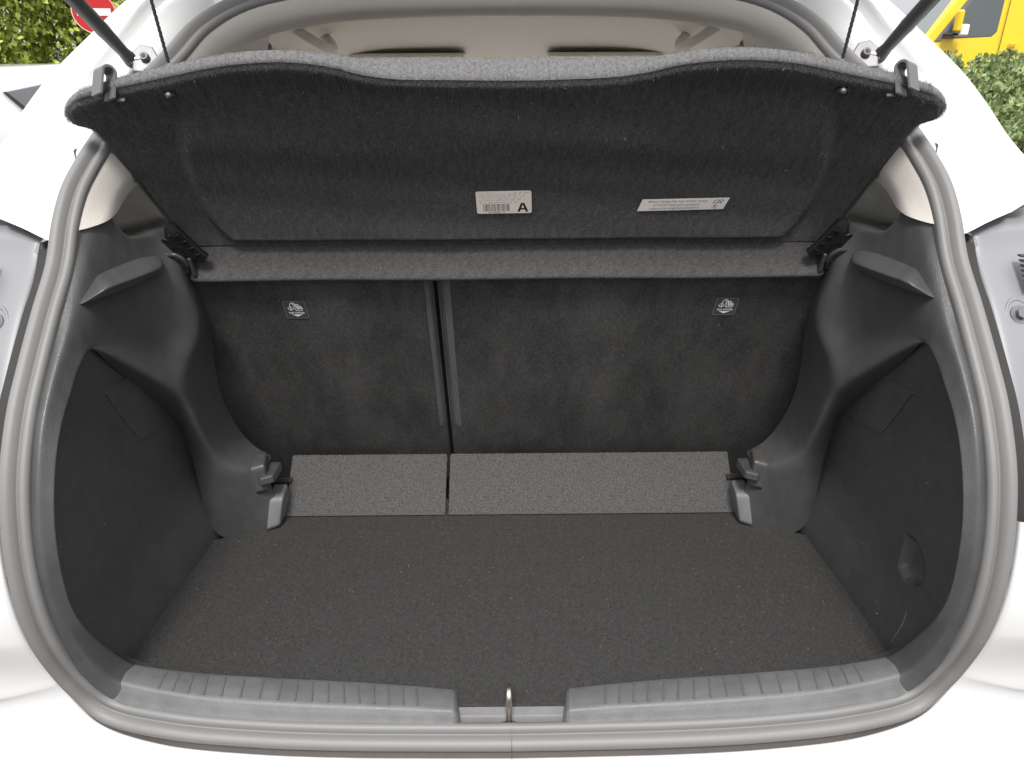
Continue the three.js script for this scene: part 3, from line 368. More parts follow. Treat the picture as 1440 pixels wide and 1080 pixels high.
// ---------------------------------------------------------------- sill trim, notch, striker
both(s => {
  const a = toV(DATA.sillIn), b = toV(DATA.sillCrest), c = toV(DATA.sillOut); if (s > 0) { /* same shape on both sides */ }
  const off = (L, x, y, z) => L.map(p => p.clone().add(V(x, y, z)));
  const mix = (A, B, t, dy) => A.map((p, i) => p.clone().lerp(B[i], t).add(V(0, dy, 0)));
  const curves = [off(a, 0, -.03, -.002), off(a, 0, -.004, -.0008), off(a, 0, 0, .0012), mix(a, b, .5, .0028), mix(a, b, .80, .0018), off(b, 0, -.0006, .0), mix(b, c, .35, .0012), mix(b, c, .7, .0008), off(c, 0, -.002, .002), off(c, 0, -.012, .004)];
  const g = loft(curves, 90, 60, true);
  // the end at the notch turns down
  const end = curves.map(cv => cv[cv.length - 1]), e0 = paramSample(end, 60), rowsE = [];
  for (const [dx, dy, k] of [[0, 0, 1], [.003, -.0006, 1], [.0062, -.004, .98], [.0095, -.016, .95], [.0105, -.03, .93]]) rowsE.push(e0.map(p => V(p.x + dx, Math.min(p.y + dy, p.y), p.z).lerp(V(p.x + dx, p.y + dy, -.664), 1 - k)));
  const cap = gridGeom(rowsE);
  const gg = merge([g, flatUV(cap)]); /* smooth normals kept from each sheet */
  const sill = mesh('sill_trim', mir(gg, s), M.sill, car);
  // embossed ribs across the inner slope
  const ca = new THREE.CatmullRomCurve3(toV(DATA.sillIn), false, 'centripetal'), cb = new THREE.CatmullRomCurve3(toV(DATA.sillCrest), false, 'centripetal');
  for (let k = 0; k < 17; k++) {
    const t = lerp(.20, .90, k / 16); const A = ca.getPoint(t), B = cb.getPoint(t - .006);
    const pts = [.2, .4, .6, .8, .93].map(u => A.clone().lerp(B, u).add(V(-.004 * (1 - u), .0034 * 4 * u * (1 - u) * .9 - .0005 + (u > .7 ? .0004 : 0), 0)));
    pts.unshift(A.clone().lerp(B, .14).add(V(-.0005, -.0002, 0)));
    const rg = tube(pts, .0015, 20, 8);
    mesh('rib', mir(rg, s), M.sill, sill);
  }
});
{ // notch floor and bright sloped face behind the striker
  const x0 = -.068, x1 = .066;
  const rows = [[-.001, -.6655], [-.003, -.6640], [-.0105, -.6590], [-.0122, -.6570], [-.0125, -.652], [-.0122, -.640], [-.013, -.632]].map(([y, z]) => { const r = []; for (let i = 0; i < 30; i++) r.push(V(lerp(x0, x1, i / 29), y, z)); return r; });
  mesh('striker_recess', flatUV(gridGeom(rows)), M.greyPlastic, car);
  const st = mesh('striker', tube([[-.003, -.02, -.6445], [-.003, .0, -.6445], [-.003, .026, -.6452], [-.003, .034, -.6485], [-.003, .0365, -.6560], [-.003, .034, -.6640], [-.003, .024, -.668], [-.003, -.02, -.669]], .0039, 70, 16), M.steel, car, 'worn steel latch striker loop on the sill');
  const slot = new THREE.TorusGeometry(.0062, .0016, 8, 26); slot.rotateX(Math.PI / 2); slot.scale(1.5, 1, .8); slot.translate(-.003, -.0115, -.6445);
  mesh('striker_collar', slot, M.blackPlastic, st);
}

// ---------------------------------------------------------------- pillar trim, header, cabin
{
  const pin = toV(DATA.pillarIn); pin[pin.length - 1].x = 0;
  const [P] = sealRange(sIdx(15.8), 1, 90);
  const A = resample(P, 60), B = resample(pin, 60);
  const mid = A.map((p, i) => p.clone().lerp(B[i], .5).add(V(0, .0, .0)));
  const bulge = A.map((p, i) => { const k = .010; const w = .12 + .88 * smooth(5, 32, i); return p.clone().lerp(B[i], .55).add(V(.008 * (1 - smooth(30, 50, i)), -.009 * w, .036 * w)); });
  const back1 = B.map((p, i) => p.clone().add(V(-.004, .004, -.02))), back2 = B.map((p, i) => p.clone().add(V(-.02, .02, -.06)));
  const A0 = A.map(p => p.clone().add(V(-.006, .004, -.004)));
  const g = loft([A0, A, bulge, B, back1, back2], 60, 50);
  const low = g.clone();
  mesh('pillar_trim', merge([low, mirrorX(low)]), M.beige, car, 'beige pillar and header trim inside the opening');
  // two small clip dimples on the header
  for (const x of [-.165, .155]) mesh('header_clip', box(x, .792, -1.452, .022, .003, .006, .0015), M.beige, car);
}
{ // inner side of the pillar, beyond the grey trim's niche
  both(s => { const rows = []; for (let j = 0; j < 14; j++) { const r = []; for (let i = 0; i < 20; i++) { const h = lerp(.36, .80, j / 13), ds = table([[.36, 1.10], [.46, 1.0], [.5, .975], [.55, .99], [.63, 1.09], [.68, 1.17], [.73, 1.27], [.77, 1.36], [.80, 1.43]], h), d = lerp(ds, 1.78, i / 19); r.push(V(-.560 - .02 * (i / 19) + .30 * Math.max(0, h - .54), h, -d)); } rows.push(r); }
    mesh('inner_pillar_panel', mir(gridGeom(rows.slice(6)), s), M.beige, car); mesh('niche_liner', mir(gridGeom(rows.slice(0, 7)), s), M.pocket, car); });
}
const roofH = (x, d) => table([[1.40, .800], [1.60, .806], [1.9, .806], [2.2, .786], [2.45, .748], [2.70, .686]], d) - .075 * Math.pow(Math.abs(x) / .6, 6);
{ const rows = []; for (let j = 0; j < 50; j++) { const r = []; for (let i = 0; i < 60; i++) { const x = lerp(-.60, .60, i / 59), d = lerp(1.43, 2.70, j / 49); let y = roofH(x, d); r.push(V(x, y, -d)); } rows.push(r); }
  mesh('headliner', gridGeom(rows), M.headliner, car, 'beige cloth headliner over the cabin');
  const rr = rows.map(r => r.map(p => V(p.x * 1.09, p.y + .035 - .02 * Math.abs(p.x), p.z)));
  
  mesh('roof_panel', gridGeom(rr), M.paint, car);
}
both(s => { // cabin sides: rails, pillars, doors, glass
  const m = g => mir(g, s);
  const rail = []; for (let i = 0; i < 24; i++) { const d = lerp(1.45, 2.72, i / 23); rail.push([-.605, roofH(.6, d) - .005, -d]); }
  mesh('roof_rail', m(tube(rail, .022, 50, 10)), M.beige, car);
  mesh('centre_pillar', m(rod([-.612, .70, -2.05], [-.70, .25, -2.02], .035, .05)), M.beige, car);
  mesh('windscreen_pillar', m(rod([-.60, .62, -2.72], [-.66, .26, -3.35], .03, .04)), M.beige, car);
  const glass = (d0, d1) => ruled([[V(-.615, .725, -d0), V(-.615, .715, -d1)], [V(-.72, .27, -d0 + .02), V(-.72, .27, -d1)]], 8);
  mesh('side_window', m(glass(1.55, 2.02)), M.glass, car); mesh('side_window', m(glass(2.08, 2.72)), M.glass, car);
  const side = []; for (const [x, y] of [[-.70, .30], [-.735, .26], [-.765, .12], [-.775, -.1], [-.76, -.3], [-.72, -.48]]) { const r = []; for (let i = 0; i < 30; i++) { const d = lerp(.97 + (y < -.05 ? .12 : 0), 3.4, i / 29); r.push(V(x + .04 * Math.exp(-(d - .97) / .25), y + (x > -.71 ? .12 * Math.exp(-(d - .97) / .5) : 0), -d)); } side.push(r); }
  mesh('body_side', m(gridGeom(side)), M.paint, car);
  mesh('door_lining', m(box(-.68, .05, -2.4, .05, .45, 1.7, .02)), M.cabin, car);
  // grab handle: folded strap
  const hx = -.50, hd = 2.12, hy = roofH(.5, 2.12);
  const hp = [[hx - .02, hy + .01, -hd + .12], [hx + .018, hy - .016, -hd + .095], [hx + .04, hy - .034, -hd + .05], [hx + .04, hy - .036, -hd - .05], [hx + .018, hy - .016, -hd - .095], [hx - .02, hy + .01, -hd - .12]];
  mesh('grab_handle', m(tube(hp, .0115, 40, 10)), M.cabin, car, 'pale grey grab handle on the roof edge');
  const an = mesh('belt_anchor', m(box(-.566, .730, -1.86, .05, .036, .07, .012)), M.gloss, car);
  mesh('belt_strap', m(box(-.590, .56, -1.86, .004, .28, .05, .001)), M.blackPlastic, an);
  mesh('sun_visor', m(box(-.31, .706, -2.60, .36, .012, .15, .005).rotateX(0)), M.headliner, car);
});
mesh('windscreen', ruled([[V(-.56, .69, -2.72), V(0, .70, -2.72), V(.56, .69, -2.72)], [V(-.64, .25, -3.4), V(0, .25, -3.5), V(.64, .25, -3.4)]], 20), M.glass, car);
mesh('dashboard', box(0, .12, -3.25, 1.4, .3, .5, .06), M.cabin, car);
mesh('cabin_floor', box(0, -.47, -2.1, 1.5, .03, 2.7, .005), M.cabin, car);
mesh('seat_gap_light_block', ruled([[V(-.5, -.12, -1.30), V(.5, -.12, -1.30)], [V(-.5, .42, -1.085), V(.5, .42, -1.085)]], 4), M.blackPlastic, car);  // unseen black sheet added to stop cabin light leaking through the seat gap
mesh('boot_floor_pan', box(0, -.14, -1.0, 1.2, .02, .66, .005), M.blackPlastic, car);
// ---------------------------------------------------------------- open tailgate with struts
{
  const H0 = V(0, .885, -1.40), E1 = V(0, 1.62, -.62);
  const rows = [[], []], th = .05;
  const under = [], outer = [];
  for (let j = 0; j <= 30; j++) { const t = j / 30, r = [], q = []; const w = lerp(.50, .56, Math.sin(t * 2.2)); for (let i = 0; i <= 30; i++) { const u = i / 15 - 1; const y = lerp(H0.y, E1.y, t) + .05 * Math.sin(t * Math.PI) - .03 * u * u, z = lerp(H0.z, E1.z, t) - .05 * t * u * u; r.push(V(u * w, y, z)); q.push(V(u * (w + .03), y + th - .02 * u * u, z + .02 * t)); } under.push(r); outer.push(q); }
  const lip = under.map((r, j) => [r[0], outer[j][0]]), lip2 = under.map((r, j) => [r[30], outer[j][30]]);
  const tg = mesh('tailgate', merge([gridGeom(outer), gridGeom(lip), gridGeom(lip2), gridGeom([under[30], outer[30]])]), M.paint, car, 'white tailgate raised over the opening');
  mesh('tailgate_lining', gridGeom(under), M.sill, tg);
}
both(s => {
  const m = g => mir(g, s);
  const A = V(-.535, .7254, -1.156), dir = V(-.012, .0727, .096).normalize();
  const at = k => A.clone().addScaledVector(dir, k).toArray();
  const strut = mesh('gas_strut', m(rod(at(.062), at(.52), .0098, .0098, 28)), M.strut, car, 'black gas strut holding the tailgate');
  mesh('strut_end', m(merge([rod(at(.018), at(.066), .0078, .0098, 24), rod(at(.0), at(.020), .0105, .0078, 24), new THREE.SphereGeometry(.0105, 20, 14).translate(...at(0))])), M.strut, strut);
  mesh('ball_stud', m(merge([rod([-.533, .7262, -1.150], [-.513, .7285, -1.158], .0042, .0042, 14), new THREE.SphereGeometry(.0062, 16, 12).translate(-.533, .7262, -1.150)])), M.steel, strut);
  // bracket plate on the body
  const pl = extrudeXY([[-.016, -.022], [.012, -.026], [.018, -.006], [.010, .013], [-.004, .017], [-.015, .006]], .004, .0015, 2);
  pl.rotateX(-.6); pl.rotateY(.25); pl.translate(-.516, .7285, -1.160);
  mesh('strut_bracket', m(pl), M.zinc, strut);
  const bo = new THREE.CylinderGeometry(.0058, .0066, .006, 18); bo.rotateX(Math.PI / 2 - .6); bo.translate(-.513, .7305, -1.150);
  const bh = new THREE.CylinderGeometry(.003, .003, .0064, 6); bh.rotateX(Math.PI / 2 - .6); bh.translate(-.513, .7308, -1.1495);
  mesh('bracket_bolt', m(bo), M.zinc, strut); mesh('bolt_socket', m(bh), M.blackPlastic, strut);
  
});

// ---------------------------------------------------------------- fibre fuzz
const hairGeom = (() => { const g = new THREE.BufferGeometry(); g.setAttribute('position', new THREE.Float32BufferAttribute([-.5, 0, 0, .5, 0, 0, .35, .5, .12, -.35, .5, .12, 0, 1, .38], 3)); g.setAttribute('normal', new THREE.Float32BufferAttribute([0, .3, 1, 0, .3, 1, 0, .3, 1, 0, .3, 1, 0, .3, 1], 3)); g.setIndex([0, 1, 2, 0, 2, 3, 3, 2, 4]); return g; })();
M.hair = std({ color: lin(1, 1, 1), roughness: 0.9 });
function fuzz(name, count, place, parent, tone, len, wid) { // place() -> {p, n}
  const im = new THREE.InstancedMesh(hairGeom, M.hair, count); im.name = name; im.userData.kind = 'stuff';
  const m4 = new THREE.Matrix4(), q = new THREE.Quaternion(), up = V(0, 1, 0), c = new THREE.Color(), sp = new THREE.Quaternion();
  for (let i = 0; i < count; i++) {
    const { p, n, lay = 1 } = place(i);
    const d = n.clone().add(V(rnd() - .5, rnd() - .5, rnd() - .5).multiplyScalar(2.2 * lay)).normalize(); if (d.dot(n) < 0.05) d.addScaledVector(n, .2 - d.dot(n)).normalize();
    q.setFromUnitVectors(up, d); sp.setFromAxisAngle(up, rnd() * 6.283); q.multiply(sp);
    const L = len[0] + rnd() * (len[1] - len[0]), w = wid * (.7 + .6 * rnd());
    m4.compose(p, q, V(w, L, L)); im.setMatrixAt(i, m4);
    const t = tone(); c.setRGB(t[0], t[1], t[2]); im.setColorAt(i, c);
  }
  im.castShadow = im.receiveShadow = true; parent.add(im); return im;
}
const greyTone = (a, b, pb = .01, hi = .5) => () => { const v = rnd() < pb ? hi * (.5 + .5 * rnd()) : lerp(a, b, rnd() * rnd()); return [v, v * .985, v * .97]; };

// ---------------------------------------------------------------- luggage floor
{
  const fl = toV(DATA.floor), si = resample(DATA.floorFront, 14);
  const left = fl.slice(1).map((p, i) => [p.x - (i === 0 ? .012 : i < 3 ? .004 : 0), -p.z + (i < 3 ? .006 : 0)]); left[left.length - 1][1] += .012;
  const front = si.map((p, i) => [p.x, -p.z - lerp(.026, .008, i / 13)]); // seam corner -> notch
  const pts = [];
  front.slice().reverse().forEach(p => pts.push(p)); // from notch to corner on this side
  pts[0] = [-.0735, .6845];
  left.forEach(p => pts.push(p));
  const all = [[-.0715, .6662]].concat(pts); const right = all.map(([x, d]) => [-x, d]).reverse();
  const poly = all.concat(right);
  const tris = [], shape = new THREE.Shape(poly.map(p => new THREE.Vector2(p[0], p[1])));
  const g = new THREE.ExtrudeGeometry(shape, { depth: .014, bevelEnabled: true, bevelSize: .002, bevelThickness: .002, bevelSegments: 2 });
  g.rotateX(-Math.PI / 2); g.translate(0, -.016, 0); flatUV(g);
  { const p = g.attributes.position, uv = g.attributes.uv; for (let i = 0; i < p.count; i++) uv.setXY(i, p.getX(i), p.getZ(i)); }
  const fb = thing('luggage_floor', 'black felt carpet floor panel lying flat in the luggage bay', 'floor panel');
  mesh('floor_board', g, M.carpet, fb);
  const inside = (x, d) => { let c = false; for (let i = 0, j = poly.length - 1; i < poly.length; j = i++) { const [xi, yi] = poly[i], [xj, yj] = poly[j]; if ((yi > d) !== (yj > d) && x < (xj - xi) * (d - yi) / (yj - yi) + xi) c = !c; } return c; };
  const spot = () => { for (;;) { const x = (rnd() - .5) * 1.0, d = .665 + rnd() * .42; if (inside(x, d)) return { p: V(x, 0, -d), n: V(0, 1, 0), lay: 1 }; } };
  fuzz('carpet_pile', 110000, spot, fb, greyTone(.012, .17, .008, .5), [.0010, .0026], .00040);
  fuzz('lint', 260, () => { const s = spot(); s.lay = 3; return s; }, fb, greyTone(.2, .55), [.001, .0034], .0004);
}
// ---------------------------------------------------------------- rear seat backs
const seatD = h => 1.05 + (.441 - h) * .4058 + Math.max(0, h - .432) * 2.2;
const seatN = V(0, .4058, 1).normalize();
const seatP = (x, h, n = 0) => V(x, h, -seatD(h)).addScaledVector(seatN, n);
function canvasTex(w, h, draw) { const c = document.createElement('canvas'); c.width = w; c.height = h; const x = c.getContext('2d'); draw(x, w, h); const t = new THREE.CanvasTexture(c); t.colorSpace = THREE.SRGBColorSpace; t.anisotropy = 8; return t; }
const tetherTex = canvasTex(512, 512, (x, w, h) => {
  x.fillStyle = '#454549'; x.fillRect(0, 0, w, h);
  x.strokeStyle = '#8c8c90'; x.lineWidth = 9; x.beginPath(); x.roundRect(8, 8, w - 16, h - 16, 46); x.stroke();
  x.strokeStyle = x.fillStyle = '#f6f6f6'; x.lineCap = 'round'; x.lineJoin = 'round';
  x.lineWidth = 18; // anchor
  x.beginPath(); x.moveTo(92, 205); x.quadraticCurveTo(104, 262, 152, 262); x.quadraticCurveTo(196, 262, 214, 200); x.stroke();
  x.beginPath(); x.moveTo(152, 262); x.lineTo(152, 170); x.stroke();
  x.lineWidth = 14; x.beginPath(); x.moveTo(118, 176); x.lineTo(186, 176); x.stroke();
  // strap from the anchor over the seat back
  x.beginPath(); x.moveTo(152, 170); x.quadraticCurveTo(150, 70, 205, 52); x.quadraticCurveTo(240, 46, 262, 70); x.lineTo(300, 112); x.stroke();
  // vehicle seat
  x.lineWidth = 17; x.beginPath(); x.moveTo(222, 62); x.lineTo(262, 270); x.lineTo(392, 270); x.lineTo(420, 214); x.lineTo(408, 206); x.lineTo(306, 232); x.lineTo(262, 84); x.stroke();
  // child seat and child
  x.lineWidth = 15; x.beginPath(); x.moveTo(286, 108); x.lineTo(322, 206); x.lineTo(408, 180); x.stroke();
  x.beginPath(); x.arc(330, 100, 17, 0, 7); x.fill();
  x.lineWidth = 20; x.beginPath(); x.moveTo(326, 134); x.lineTo(346, 176); x.lineTo(396, 160); x.stroke();
  x.lineWidth = 11; x.beginPath(); x.moveTo(336, 140); x.lineTo(376, 120); x.stroke();
  x.font = 'bold 68px sans-serif'; x.textAlign = 'center'; x.save(); x.translate(256, 372); x.scale(.92, 1); x.fillText('TOP-TETHER', 0, 0, 440); x.restore();
  x.beginPath(); x.moveTo(128, 396); x.lineTo(384, 396); x.lineTo(256, 456); x.fill();
});
M.tether = std({ map: tetherTex, roughness: 0.45 });
function roundedPatch(pf, w, h, r, n = 10) { // pf(u,v) -> V, rounded rectangle centred 0
  const s = new THREE.Shape(); const a = w / 2, b = h / 2; s.moveTo(-a + r, -b); s.lineTo(a - r, -b); s.absarc(a - r, -b + r, r, -Math.PI / 2, 0); s.lineTo(a, b - r); s.absarc(a - r, b - r, r, 0, Math.PI / 2); s.lineTo(-a + r, b); s.absarc(-a + r, b - r, r, Math.PI / 2, Math.PI); s.lineTo(-a, -b + r); s.absarc(-a + r, -b + r, r, Math.PI, Math.PI * 1.5);
  const g = new THREE.ExtrudeGeometry(s, { depth: .0004, bevelEnabled: false, curveSegments: n, steps: 1 }); const p = g.attributes.position, uv = [];
  for (let i = 0; i < p.count; i++) { const x = p.getX(i), y = p.getY(i), z = p.getZ(i); uv.push(x / w + .5, y / h + .5); const q = pf(x, y, z); p.setXYZ(i, q.x, q.y, q.z); }
  g.setAttribute('uv', new THREE.Float32BufferAttribute(uv, 2)); g.computeVertexNormals(); return g;
}
function seatBack(name, label, x0, x1, tapeSide, lx, lskew) {
  const t = thing(name, label, 'seat back', 'folding rear seat backs');
  const nu = 80, nv = 90, rows = [], h0 = -.03, h1 = .465;
  const prof = (x, h) => { const e = Math.min(x - x0, x1 - x); const r = .010; let n = e < r ? -(r - Math.sqrt(Math.max(0, r * r - (r - e) ** 2))) : 0; n += .009 * Math.sin((x - x0) / (x1 - x0) * Math.PI) * Math.sin(clamp((h - .03) / .42) * Math.PI) + .0012 * Math.sin(x * 31 + h * 17) * Math.sin(h * 23 - x * 9); return n; };
  for (let j = 0; j < nv; j++) { const h = lerp(h0, h1, j / (nv - 1)), r = []; for (let i = 0; i < nu; i++) { let u = i / (nu - 1); u = .5 - .5 * Math.cos(u * Math.PI); const x = lerp(x0, x1, u * .9999 + .00005); r.push(seatP(x, h, prof(x, h))); } r.unshift(seatP(x0, h, -.06)); r.push(seatP(x1, h, -.06)); rows.push(r); }
  const back = mesh('backrest', flatUV(gridGeom(rows)), M.seatFelt, t);
  fuzz('nap', Math.round(90000 * (x1 - x0)), () => { const x = lerp(x0 + .004, x1 - .004, rnd()), h = lerp(.05, .43, rnd()); if (Math.abs(x - lx) < .02 && Math.abs(h - .376) < .019) return { p: seatP(x, h, -.01), n: seatN }; return { p: seatP(x, h, prof(x, h)), n: seatN, lay: 1.2 }; }, back, greyTone(.03, .17, .003, .4), [.0010, .0026], .00034);
  // ribbed edge tape
  const ex = tapeSide > 0 ? x1 : x0, w = tapeSide > 0 ? .0125 : .0185, R = [];
  for (let j = 0; j <= 40; j++) { const h = lerp(.117, .45, j / 40), r = []; const ta = smooth(.117, .128, h); for (let i = 0; i <= 40; i++) { const u = i / 40, x = ex - tapeSide * (w * u + .0006 + (1 - ta) * .006 * (1 - u)), fall = -.006 * Math.pow(1 - u, 3); r.push(seatP(x, h, prof(x, h) * (u > .3 ? 1 : u / .3) + .0012 + fall + .0007 * Math.cos(u * Math.PI * 2 * 6) - (u > .97 ? .0012 : 0))); } R.push(r); }
  mesh('edge_tape', gridGeom(R), M.tape, back);
  const g = roundedPatch((x, y, z) => { const X = lx + x + lskew * y, Hh = .376 + y * .93; return seatP(X, Hh, prof(X, Hh) + .0016 + z); }, .0345, .0345, .0035);
  mesh('tether_label', g, M.tether, back, 'small dark top tether sticker with white child seat symbol');
  return t;
}
M.clip = std({ color: lin(.13, .13, .134), roughness: .5 });
M.hook = std({ color: lin(.045, .045, .045), roughness: .28 });
M.tape = std({ color: lin(.12, .117, .122), roughness: .8 });
const seatA = seatBack('rear_seat_back', 'narrow black felt rear seat back beside the split, with the shorter grey flap', -.50, -.1115, 1, -.3235, -.06);
const seatB = seatBack('rear_seat_back_001', 'wide black felt rear seat back beside the split, with the longer grey flap', -.1055, .50, -1, .332, .06);
{ const bt = new THREE.CylinderGeometry(.0035, .0035, .002, 14); bt.rotateX(Math.PI / 2 - .38); bt.translate(...seatP(.329, .344, .002).toArray()); mesh('felt_button', bt, M.blackPlastic, seatB.children[0]); }
function flap(parent, x0, x1) {
  const a = V(0, .001, -1.070), b = V(0, .070, -1.156), L = a.distanceTo(b), T = b.clone().sub(a).normalize(), Nn = V(0, -T.z, T.y).normalize(); if (Nn.z < 0) Nn.negate();
  const w = x1 - x0, s = new THREE.Shape(), r = .006;
  s.moveTo(0, 0); s.lineTo(w, 0); s.lineTo(w, L - r); s.absarc(w - r, L - r, r, 0, Math.PI / 2); s.lineTo(r, L); s.absarc(r, L - r, r, Math.PI / 2, Math.PI); s.lineTo(0, 0);
  const g = new THREE.ExtrudeGeometry(s, { depth: .003, bevelEnabled: true, bevelSize: .001, bevelThickness: .001, bevelSegments: 2, curveSegments: 6 });
  const P = (x, y, z) => V(x0 + x, 0, 0).add(a).addScaledVector(T, y).addScaledVector(Nn, z);
  const p = g.attributes.position, uv = []; for (let i = 0; i < p.count; i++) { const x = p.getX(i), y = p.getY(i), z = p.getZ(i); uv.push(x, y); const q = P(x, y, z); p.setXYZ(i, q.x, q.y, q.z); }
  g.setAttribute('uv', new THREE.Float32BufferAttribute(uv, 2)); g.computeVertexNormals();
  const f = mesh('floor_flap', g, M.flap, parent);
  fuzz('edge_fibres', Math.round(w * 9000), () => { const q = rnd() * (w + 2 * L); let x, y, n; if (q < w) { x = q; y = L; n = T; } else if (q < w + L) { x = 0; y = q - w; n = V(-1, 0, 0); } else { x = w; y = q - w - L; n = V(1, 0, 0); } return { p: P(x, y, rnd() * .004), n: n.clone().addScaledVector(Nn, .6).normalize(), lay: 1 }; }, f, greyTone(.25, .6), [.001, .0026], .0004);
}
flap(seatA, -.3885, -.1135); flap(seatB, -.1050, .3915);

// ---------------------------------------------------------------- parcel shelf
{
  const shelf = thing('parcel_shelf', 'black felt parcel shelf swung up on two cords above the luggage bay', 'parcel shelf');
  const P0 = [1.05, .484], P1 = [1.022, .60], P2 = [.90, .705];
  const TT = [], SS = [0]; const bz = t => t <= 1 ? [0, 1].map(k => (1 - t) ** 2 * P0[k] + 2 * t * (1 - t) * P1[k] + t * t * P2[k]) : [0, 1].map(k => P2[k] + (P2[k] - P1[k]) * 2 * (t - 1));
  for (let i = 0; i <= 600; i++) { TT.push(i / 500); if (i) { const a = bz(TT[i - 1]), b = bz(TT[i]); SS.push(SS[i - 1] + Math.hypot(a[0] - b[0], a[1] - b[1])); } }
  const sAt = s => { let lo = 0, hi = 600; while (hi - lo > 1) { const m = (lo + hi) >> 1; if (SS[m] <= s) lo = m; else hi = m; } const k = (s - SS[lo]) / (SS[hi] - SS[lo]), t = lerp(TT[lo], TT[hi], k); const p = bz(t), q = bz(t + .002), L = Math.hypot(q[0] - p[0], q[1] - p[1]); return { p, T: [(q[0] - p[0]) / L, (q[1] - p[1]) / L] }; };
  // n > 0 is the upper side
  const SP = (x, s, n) => { const { p, T } = sAt(Math.max(0, s)); return V(x, p[1] - n * T[0], -(p[0] + n * T[1])); };
  const SN = (s, up = 1) => { const { T } = sAt(Math.max(0, s)); return V(0, -T[0] * up, -T[1] * up); };
  const ST = s => { const { T } = sAt(Math.max(0, s)); return V(0, T[1], -T[0]); };
  const Smax = x => table([[0, .2715], [.06, .272], [.124, .2745], [.162, .283], [.189, .294], [.22, .3005], [.255, .303], [.30, .299], [.335, .292], [.373, .2815], [.415, .2705], [.456, .259], [.50, .242], [.53, .23]], Math.abs(x));
  const Lv = v => table([[0, .469], [.165, .478], [.37, .492], [.553, .5005], [.744, .506], [.81, .511], [.86, .5245], [.91, .5275], [.955, .5225], [.985, .510], [1, .498]], v);
  const XB = s => table([[0, .394], [.008, .400], [.04, .419], [.085, .428], [.124, .426], [.167, .417], [.21, .40], [.30, .37]], s);
  const pil = (x, s) => .015 * smooth(0, .020, XB(s) - Math.abs(x)) * smooth(.004, .016, s) * (1 - smooth(.165, .262, s)) + .0010 * Math.sin(x * 23 + s * 40) * Math.sin(x * 9 - s * 55);
  const edgeDrop = (x, s) => { const v = s / Smax(x), e = Math.min(Lv(clamp(v)) - Math.abs(x), Smax(x) - s); return .004 * (1 - smooth(0, .008, e)); };
  const nu = 220, nv = 130, low = [], high = [];
  const thick = (v, x) => lerp(.012, lerp(.033, lerp(.0195, .016, smooth(.36, .5, Math.abs(x))), smooth(.11, .20, Math.abs(x))), smooth(.2, .95, v));
  for (let j = 0; j < nv; j++) { const v = 1 - (1 - j / (nv - 1)) ** 1.25, r = [], q = []; for (let i = 0; i < nu; i++) { let u = i / (nu - 1) * 2 - 1; u = Math.sign(u) * (1 - (1 - Math.abs(u)) ** 1.25); const x = u * Lv(v), s = v * Smax(x); r.push(SP(x, s, -pil(x, s) + edgeDrop(x, s))); q.push(SP(x, s, thick(v, x))); } low.push(r); high.push(q); }
  const loop = g => { const a = []; for (let j = 0; j < nv; j++) a.push(g[j][0]); for (let i = 1; i < nu; i++) a.push(g[nv - 1][i]); for (let j = nv - 2; j >= 0; j--) a.push(g[j][nu - 1]); return a; };
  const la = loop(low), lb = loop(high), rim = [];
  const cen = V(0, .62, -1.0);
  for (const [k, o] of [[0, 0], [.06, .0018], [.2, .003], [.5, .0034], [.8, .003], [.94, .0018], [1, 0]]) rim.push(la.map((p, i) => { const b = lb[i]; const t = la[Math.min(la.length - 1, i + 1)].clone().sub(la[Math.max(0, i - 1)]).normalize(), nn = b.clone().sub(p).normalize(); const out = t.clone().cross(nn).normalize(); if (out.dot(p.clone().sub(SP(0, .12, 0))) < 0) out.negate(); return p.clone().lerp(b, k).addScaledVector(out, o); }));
  const plane = g => { const p = g.attributes.position, uv = []; for (let i = 0; i < p.count; i++) uv.push(p.getX(i), p.getY(i) * .8 - p.getZ(i) * .6); g.setAttribute('uv', new THREE.Float32BufferAttribute(uv, 2)); return g; };
  const board = mesh('shelf_board', merge([plane(gridGeom(low)), plane(gridGeom(high))]), M.felt, shelf);
  mesh('shelf_edge', plane(gridGeom(rim)), M.rim, board, 'grey felt edge of the shelf, coloured lighter for sky light');
  fuzz('felt_nap', 90000, () => { const v = Math.sqrt(rnd()) , u = rnd() * 2 - 1, x = u * Lv(v) * .995, s = v * Smax(x); return { p: SP(x, s, -pil(x, s) + edgeDrop(x, s)), n: SN(s, -1), lay: 1.2 }; }, board, greyTone(.03, .19, .003, .45), [.0010, .0026], .00036);
  fuzz('rim_fibres', 26000, () => { const i = Math.floor(rnd() * (la.length - 1)), k = rnd(); const p = la[i].clone().lerp(lb[i], k); const j = Math.min(la.length - 1, i + 1); p.lerp(la[j].clone().lerp(lb[j], k), rnd()); const mid = SP(0, .12, 0), n = ST(.27).clone(); if (i < nv - 1) n.set(-1, 0, 0); else if (i > nv + nu - 3) n.set(1, 0, 0); p.addScaledVector(n, .0028); const up = SN(.27, k > .5 ? 1 : -1).multiplyScalar(Math.abs(k - .5) * 1.8); return { p, n: n.add(up).normalize(), lay: .9 }; }, board, greyTone(.12, .34, .02, .5), [.001, .0032], .0003);  // fibre tones raised along with the edge, standing in for sky light
  fuzz('lint', 130, () => { const v = Math.sqrt(rnd()), u = rnd() * 2 - 1, x = u * Lv(v) * .98, s = v * Smax(x); return { p: SP(x, s, -pil(x, s) - .0005), n: SN(s, -1), lay: 3 }; }, board, greyTone(.3, .7), [.0015, .006], .0004);
